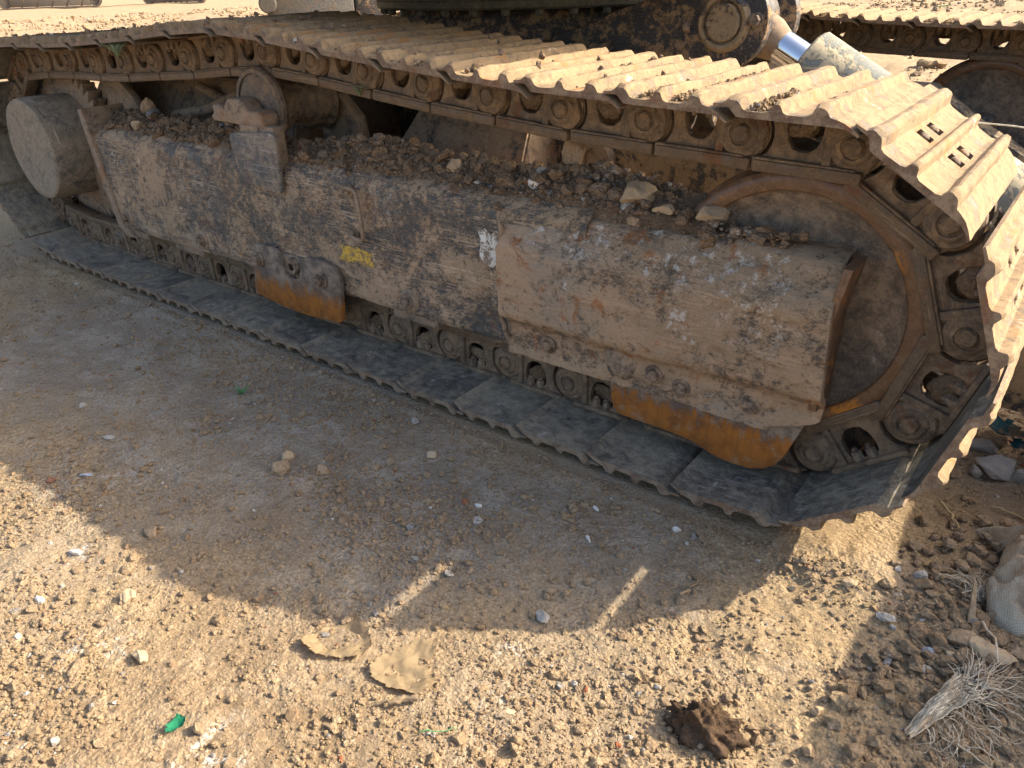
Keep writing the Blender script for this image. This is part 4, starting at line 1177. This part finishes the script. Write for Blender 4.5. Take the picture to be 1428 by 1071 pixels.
# stones on the frame
GF = 'stones lying on the track frame'
def frock(label, px, py, size, mat, seed, dz=0.0, rz=0, tilt=(0, 0)):
    rock('stone', label, 'stone', px, py, size, mat, seed, z=float(h_fr(np.array(px), np.array(py))) + dz, rz=rz, tilt=tilt, group=GF)
frock('flat tan stone resting where the idler rim meets the frame', -.262, .155, (.064, .045, .040), M['stone_tan'], 51, rz=.3)
frock('largest jagged tan rock on the frame, left of the flat tan stone', -.425, .170, (.085, .055, .050), M['stone_tan'], 52, rz=.6)
frock('small block of rock between the jagged rock and the flat stone', -.358, .150, (.046, .03, .026), M['stone_tan'], 53)
frock('small tan cube of soil under the jagged rock', -.412, .132, (.026, .024, .028), M['stone_brown'], 54)
frock('upright earthen slab standing on the frame before the pivot', -.615, .225, (.065, .03, .092), M['stone_brown'], 55, tilt=(0, .15), rz=.2)
frock('square tan stone with a white top on the middle of the frame', -.905, .170, (.040, .034, .036), M['stone_tan'], 56, rz=.5)
frock('white angular stone right of the square tan stone', -.672, .160, (.034, .024, .030), M['stone_white'], 57, rz=.2, tilt=(.3, .2))
frock('dark brown ball of clay close to the bar handle', -1.23, .130, (.034, .030, .028), M['darksoil'], 58)
frock('tan clod at the sprocket end of the frame', -2.28, .150, (.045, .04, .042), M['stone_tan'], 59)
frock('upright clod at the sprocket end behind the tan clod', -2.33, .230, (.05, .05, .06), M['stone_brown'], 60)

# dark crumbly lump in the sun
V, F = rockshape(5, 77, 4, .2, 3.2)
V[:, 2] *= .55
fr_ = fbm(V[:, 0] * 3.2 + 20, V[:, 1] * 3.2 + V[:, 2] * 2.4, 3, 14, .6)
V *= (1 + (fr_ - .5) * 1.0)[:, None]
V = V * np.array([.044, .034, .062])
thing('earth_lump', mesh_np('earth_lump', V, F, M['darksoil'], smooth=True), 'dark moist lump of earth casting a shadow on the sunlit soil', 'clod of earth', (.060, -.455, float(hg(.06, -.455)) + .006), (0, 0, .3))

# mud flakes
def sheet(name, pts, mat, amp, seed, thick=.003, curl=0.0, cell=.003):
    """irregular crust: polygon filled with a grid, lifted and rippled"""
    P = np.array(pts); x0, y0 = P.min(0); x1, y1 = P.max(0)
    xs = np.arange(x0, x1 + cell, cell); ys = np.arange(y0, y1 + cell, cell)
    def inside(x, y):
        c = False; n = len(P)
        for i in range(n):
            xa, ya = P[i]; xb, yb = P[i - 1]
            if (ya > y) != (yb > y) and x < (xb - xa) * (y - ya) / (yb - ya) + xa: c = not c
        return c
    idx = {}; V = []; F = []
    def vid(i, j):
        if (i, j) not in idx:
            x, y = xs[i], ys[j]
            jx = (rndv(i, j, 1) - .5) * cell * .4; jy = (rndv(i, j, 2) - .5) * cell * .7
            r2 = ((x - (x0 + x1) / 2) / (x1 - x0)) ** 2 + ((y - (y0 + y1) / 2) / (y1 - y0)) ** 2
            z = amp * (float(fbm(np.array(x * 30 + seed), np.array(y * 30), 3, seed)) - .4) * 2 + curl * r2
            idx[(i, j)] = len(V); V.append((x + jx, y + jy, z))
        return idx[(i, j)]
    _t = np.random.RandomState(seed).rand(400, 400)
    def rndv(i, j, k): return _t[(i * 7 + k * 31) % 400, (j * 13 + k) % 400]
    for i in range(len(xs) - 1):
        for j in range(len(ys) - 1):
            if inside(xs[i] + cell / 2, ys[j] + cell / 2):
                F.append((vid(i, j), vid(i + 1, j), vid(i + 1, j + 1), vid(i, j + 1)))
    bm = bmesh.new(); vs = [bm.verts.new(v) for v in V]
    for f in F: bm.faces.new([vs[k] for k in f])
    bmesh.ops.solidify(bm, geom=list(bm.faces), thickness=thick)
    return smooth_angle(mesh_bm(name, bm, mat), 60)
thing('mud_flake', sheet('mud_flake', [(-.060, -.030), (-.052, -.045), (-.02, -.05), (.02, -.034), (.045, -.018), (.052, .005), (.02, .034), (-.01, .040), (-.03, .02), (-.05, .0)], M['flake'], .010, 3, .005, .055),
      'curled smooth flake of dried mud on the sunlit soil at the shadow edge', 'mud flake', (-.480, -.640, float(hg(-.48, -.64)) - .006), (.05, -.05, .1))
thing('mud_crust', sheet('mud_crust', [(-.04, -.05), (.0, -.055), (.045, -.05), (.06, -.02), (.03, .0), (.022, .04), (-.005, .05), (-.03, .02), (-.048, .0), (-.056, -.03)], M['flake'], .012, 5, .008, .04),
      'cracked crust of dried mud right of the curled flake', 'mud crust', (-.362, -.612, float(hg(-.362, -.612)) - .003), (0, 0, .2))
def curl_strip(name, label, cat, x, y, size, mat, seed, rz=0, dz=.01, curl=.02):
    a, b_ = size
    q = random.Random(seed)
    pts = [(a / 2 * math.cos(t_) * q.uniform(.6, 1.1), b_ / 2 * math.sin(t_) * q.uniform(.6, 1.1)) for t_ in [2 * PI * i / 11 for i in range(11)]]
    return thing(name, sheet(name, pts, mat, .008, seed, .0015, curl, min(a, b_) / 9), label, cat, (x, y, float(hg(x, y)) + dz), (0, 0, rz))
curl_strip('plastic_scrap', 'crumpled green plastic scrap in the sun at lower left', 'plastic scrap', -.556, -.896, (.026, .034), M['green'], 11, .3, .006)
curl_strip('cloth_scrap', 'crumpled teal cloth scrap behind the grey rubble', 'cloth', .275, .60, (.13, .07), M['teal'], 12, -.5, .035, .05)
curl_strip('cloth_scrap', 'second shred of teal cloth lying right of the crumpled one', 'cloth', .325, .575, (.08, .04), M['teal'], 15, .6, .02, .04)
curl_strip('paper_scrap', 'curled tan scrap near the frayed fibre tail', 'scrap', .268, -.262, (.03, .014), M['flake'], 13, .5, .012, .04)
curl_strip('paper_scrap', 'thin tan scrap in the sun between the dark earth lump and the flake', 'scrap', -.055, -.43, (.035, .014), M['flake'], 14, -.6, .006, .02)

# sticks
def stick(label, cat, a, b_, r, mat, seed=0, name='stick', bend=.004):
    q = random.Random(seed); n = 9
    A = Vector((a[0], a[1], float(hg(a[0], a[1])) + a[2])); B = Vector((b_[0], b_[1], float(hg(b_[0], b_[1])) + b_[2]))
    pts = [A.lerp(B, i / n) + Vector((q.uniform(-1, 1), q.uniform(-1, 1), q.uniform(0, 1))) * bend * (1 if 0 < i < n else 0) - A for i in range(n + 1)]
    rad = [r * (1 - .55 * i / n) * q.uniform(.8, 1.15) for i in range(n + 1)]
    thing(name, tubes_mesh(name, [(pts, rad)], mat, 7), label, cat, A)
stick('splintered wood stick between the mud crust and the bottom edge', 'stick', (-.300, -.660, .008), (-.345, -.700, .006), .005, M['wood'], 1)
stick('dry twig in the shade right of the curled shoe', 'twig', (.215, .30, .008), (.262, .22, .008), .0028, M['straw'], 2)
stick('short twig crossing the dry twig right of the curled shoe', 'twig', (.238, .275, .010), (.275, .26, .012), .002, M['straw'], 3)
stick('brown bent twig lying in the shade left of the sun edge', 'twig', (-.085, -.235, .008), (-.075, -.175, .010), .003, M['wood'], 4, bend=.006)
stick('long straw lying past the grey rubble at the right edge', 'straw', (.30, .33, .006), (.42, .30, .008), .002, M['straw'], 5)
stick('thin green stem lying in the sun below the light stripe', 'stem', (-.26, -.70, .006), (-.22, -.665, .006), .0012, M['weed'], 6)
# splintered board leaning in the stones
bm = bmesh.new(); box_bm(bm, -.006, .006, -.0025, .0025, 0, .075, .001)
for v in bm.verts:
    if v.co.z > .06: v.co.x *= .35
thing('board_splinter', smooth_angle(mesh_bm('board_splinter', bm, M['wood'])), 'brown splintered board standing among the stones beside the sack', 'board', (.322, -.045, float(hg(.322, -.045)) + .002), (math.radians(-62), .1, .25))

# frayed fibre
def fray(seed, n, root, spread, length, dirs, r=.0007, lift=.02, curl=.03):
    q = random.Random(seed); lst = []
    for k in range(n):
        d = Vector(dirs) + Vector((q.gauss(0, spread), q.gauss(0, spread), q.gauss(.0, spread * .35)))
        d.normalize(); L = length * q.uniform(.45, 1.1)
        p = Vector(root) + Vector((q.gauss(0, .008), q.gauss(0, .012), q.uniform(0, .006)))
        cu = Vector((q.gauss(0, 1), q.gauss(0, 1), q.gauss(0, .4))) * curl
        pts = []
        m_ = 9
        for i in range(m_ + 1):
            t_ = i / m_
            w_ = Vector((math.sin(t_ * 9 + k), math.cos(t_ * 8 + k * 2), math.sin(t_ * 7 + k * 3))) * .0022 * t_
            pp = p + d * (L * t_) + cu * t_ * t_ + w_
            pp.z = max(pp.z + lift * t_ * (1 - t_) * 2, .004 - pp.z * 0 + float(hg(pp.x + OX, pp.y + OY)) - OZ + .002)
            pts.append(tuple(pp))
        lst.append((pts, [r * q.uniform(.7, 1.5)] * (m_ + 1)))
    return lst
OX, OY = .284, -.300; OZ = float(hg(OX, OY))
def hz(x, y): return float(hg(x, y)) - OZ
# flat woven strip that comes apart at its far end
rb = []
for k in range(24):
    q = random.Random(200 + k); o_ = (k / 23 - .5) + q.uniform(-.03, .03)
    pts = []
    for i in range(13):
        t_ = i / 12
        w_ = .012 + .034 * t_
        x = .004 + .052 * t_ + o_ * w_ * .75 + .0012 * math.sin(i * 2 + k)
        y = -.008 + .125 * t_ - o_ * w_ * .62
        pts.append((x, y, hz(x + OX, y + OY) + .010 + .012 * math.sin(t_ * 2.6) + .004 * math.sin(o_ * 7 + t_ * 5)))
    rb.append((pts, [.0008 * q.uniform(.7, 1.3)] * 13))
for k in range(40):
    t_ = k / 40 * .95 + .02; w_ = .012 + .034 * t_; pts = []
    for i in range(7):
        o_ = i / 6 - .5
        x = .004 + .052 * t_ + o_ * w_ * .75; y = -.008 + .125 * t_ - o_ * w_ * .62
        pts.append((x, y, hz(x + OX, y + OY) + .0112 + .012 * math.sin(t_ * 2.6) + .004 * math.sin(o_ * 7 + t_ * 5)))
    rb.append((pts, [.0006] * 7))
def strands(n, root, rs_, d0, sp, L0, curl, seed, r=.0006):
    q = random.Random(seed); out = []
    for k in range(n):
        p = Vector((root[0] + q.gauss(0, rs_[0]), root[1] + q.gauss(0, rs_[1]), 0))
        a = math.atan2(d0[1], d0[0]) + q.gauss(0, sp); L = L0 * q.uniform(.35, 1.15)
        pts = []; h0 = q.uniform(.004, .020); wa = q.uniform(-1, 1) * curl; wb = q.uniform(.5, 1.6); ph = q.uniform(0, 6)
        m_ = 12
        for i in range(m_ + 1):
            t_ = i / m_
            pts.append((p.x, p.y, hz(p.x + OX, p.y + OY) + .004 + h0 * (1 - t_ * .6) + .003 * math.sin(t_ * 8 + ph)))
            a += (wa + .7 * math.sin(t_ * 9 * wb + ph)) / m_ * 2.2
            p = p + Vector((math.cos(a), math.sin(a), 0)) * (L / m_)
        rr = r * q.uniform(.6, 1.9); out.append((pts, [rr * (1 - .75 * i / m_) for i in range(m_ + 1)]))
    return out
lst = rb
lst += strands(95, (.056, .115), (.012, .014), (.55, .80), .42, .10, .7, 3)
lst += strands(65, (.060, .070), (.016, .030), (.95, -.25), .5, .060, 1.0, 4)
lst += strands(40, (.035, .040), (.012, .03), (.75, -.65), .45, .05, 1.2, 5, .0004)
thing('frayed_fibre', tubes_mesh('frayed_fibre', lst, M['fibre'], 5), 'frayed bundle of pale woven fibre strands at lower right', 'fibre bundle', (OX, OY, OZ))
OX, OY = .335, -.055; OZ = float(hg(OX, OY))
thing('fibre_strand', tubes_mesh('fibre_strand', [([(0, .01, .014), (.008, -.01, .018), (.020, -.035, .03), (.024, -.06, .034), (.030, -.085, .03)], [.0022, .002, .0016, .0018, .001])], M['fibre'], 6),
      'single pale strip of fibre draped over the slab stones', 'fibre strand', (OX, OY, OZ))
OX, OY = .316, .03; OZ = float(hg(OX, OY))
lst = strands(70, (0, 0), (.006, .006), (.3, .95), .35, .085, 1.4, 8, .0007)
thing('fibre_tuft', tubes_mesh('fibre_tuft', lst, M['fibre'], 5), 'curled tuft of frayed fibre left of the woven sack', 'fibre tuft', (OX, OY, OZ))
# woven sack: crumpled folds
def sack_mesh():
    n, k = 110, 80
    U, W = np.meshgrid(np.linspace(0, 1, n), np.linspace(0, 1, k), indexing='ij')
    x = U * .30; y = (W - .5) * .30
    z = .10 * np.sin(np.clip(U * 1.4, 0, 1) * PI) ** .6 * np.sin(np.clip(W, 0.0, 1) * PI) ** .5
    f = fbm(U * 5 + 3, W * 4 + 9, 4, 31)
    rid = 1 - np.abs(2 * fbm(U * 7 + W * 4, W * 5 - U * 3, 3, 33) - 1)
    z = z * (.55 + .8 * f) + .075 * (rid - .55) * np.clip(np.sin(W * PI) * 1.5, 0, 1)
    x = x + .03 * (fbm(U * 4, W * 5, 3, 35) - .5) - .02 * np.sin(W * 7)
    y = y + .03 * (fbm(U * 5, W * 4, 3, 36) - .5)
    V = np.stack([x, y, z], -1).reshape(-1, 3)
    i_ = (np.arange(n - 1)[:, None] * k + np.arange(k - 1)[None]).ravel()
    me = mesh_np('woven_sack', V, np.stack([i_, i_ + k, i_ + k + 1, i_ + 1], 1), M['sack'], smooth=True)
    bm = bmesh.new(); bm.from_mesh(me); bmesh.ops.solidify(bm, geom=list(bm.faces), thickness=.0015); bm.to_mesh(me); bm.free()
    me.polygons.foreach_set('use_smooth', np.ones(len(me.polygons), dtype=bool))
    return me
thing('woven_sack', sack_mesh(), 'crumpled dirty woven sack at the right edge of the ground', 'sack', (.332, .10, float(hg(.4, .07)) - .006), (0, 0, .25))

# tufts
def tuft(name, label, x, y, z, n, h, mat, seed):
    q = random.Random(seed); lst = []
    for k in range(n):
        a = q.uniform(0, 2 * PI); L = h * q.uniform(.5, 1.1); s = q.uniform(.2, .9)
        lst.append(([(math.cos(a) * L * s * t_ ** 1.5, math.sin(a) * L * s * t_ ** 1.5, L * t_ * (1 - .3 * t_)) for t_ in (0, .33, .66, 1)], [.0011, .0010, .0007, .0002]))
    thing(name, tubes_mesh(name, lst, mat, 4), label, 'weed', (x, y, z))
tuft('grass_tuft', 'small green weed sprouting in the shaded soil left of centre', -1.342, -.231, float(hg(-1.342, -.231)), 40, .032, M['weed'], 1)
px_ = shoe_pts(4, .06, 0, .08, 0)
tuft('grass_tuft', 'grey-green weed caught on the edge of the upper track run', -1.99, -.006, .775, 46, .055, M['weedgrey'], 2)
tuft('grass_tuft', 'dry grass wedged in the chain right of the carrier roller', -1.19, .158, .70, 26, .035, M['weedgrey'], 3)
# plastic bits on the far track and cords
curl_strip('plastic_scrap', 'small green plastic scrap beside the arm pivot on the frame', 'plastic scrap', -.66, .42, (.03, .02), M['green'], 21, .3, 0, .02).location.z = .585
curl_strip('plastic_scrap', 'tiny green scrap on top of the far track', 'plastic scrap', -.35, 2.42, (.05, .03), M['green'], 22, .3, 0, .02).location.z = .80
def cord(name, label, pts, r):
    P = [Vector(p) for p in pts]
    thing(name, tubes_mesh(name, [([p - P[0] for p in P], r)], M['rope'], 6), label, 'cord', P[0])
cord('cord', 'thin pale cord stretched in front of the far idler', [(-.12, .96, .62), (.1, 1.05, .600), (.45, 1.2, .55), (.745, 1.33, .505)], .0022)
cord('cord', 'second pale cord lower down at the right edge, before the far idler', [(.16, .66, .47), (.36, .9, .485), (.745, 1.25, .505)], .0022)

# ------------------------------------------------------------------ far background
def world_at(px, py, dist):
    d = Fv * 1049.37 + Rv * (px - 714) - Uv * (py - 535.5)
    d.normalize(); return CAM + d * dist
# steel attachment box behind the near track
bxo = thing('steel_bucket', None, 'grey steel bucket with a round tube boss beyond the near track at top left', 'bucket', (-5.15, 3.35, 0))
part('bucket_shell', box('bucket_shell', -.40, .30, 0, .7, .0, .98, M['farsteel'], .02), bxo, (0, 0, 0), (0, 0, .88))
part('tube_boss', lathe('tube_boss', [(0, -.03), (.06, -.03), (.07, 0), (.07, .3), (0, .3)], M['farsteel'], 32), bxo, (-.20, -.33, .81), (0, 0, .88))
part('end_cheek', box('end_cheek', .31, .60, .05, .75, 0, 1.02, M['body'], .02), bxo, (0, 0, 0), (0, 0, .88))
def far_track(x, y, rz, L, label):
    t_ = thing('undercarriage', None, label, 'tracked machine', (x, y, 0), (0, 0, rz), group='tracked machines parked far behind')
    part('track_belt', plate('track_belt', [arc(-L / 2, .45, .45, 90, 270, 12) + arc(L / 2, .45, .45, -90, 90, 12), arc(-L / 2, .45, .36, 90, 270, 12) + arc(L / 2, .45, .36, -90, 90, 12)], .6, M['farsteel'], .01), t_)
    for s_ in (-1, 1): part('wheel', lathe('wheel', [(0, 0), (.33, 0), (.35, .05), (.35, .4), (0, .4)], M['farsteel'], 32), t_, (s_ * L / 2, .08, .45))
    part('side_beam', box('side_beam', -L / 2 + .25, L / 2 - .25, .02, .5, .12, .86, M['farsteel'], .02), t_)
    for k in range(5): part('gusset', box('gusset', -.05, .05, .02, .06, .1, .7, M['body'], .01), t_, (-L / 2 + .8 + k * (L - 1.6) / 4, 0, 0), (0, .5, 0))
    part('machine_body', box('machine_body', -L / 2 - .2, L / 2 + .3, 0, 2.4, 1.05, 2.6, M['yellow'], .05), t_)
    return t_
far_track(-55.0, 23.5, .95, 5.0, 'leftmost distant tracked machine at the top edge, seen past the soil')
far_track(-50.0, 29.0, .75, 3.0, 'second distant tracked machine at the top edge, right of the leftmost')
far_track(-6.5, 33.0, 0.1, 3.4, 'distant tracked machine at the top edge above the far track')

print('objects', len(bpy.data.objects), 'verts', sum(len(m_.vertices) for m_ in bpy.data.meshes))
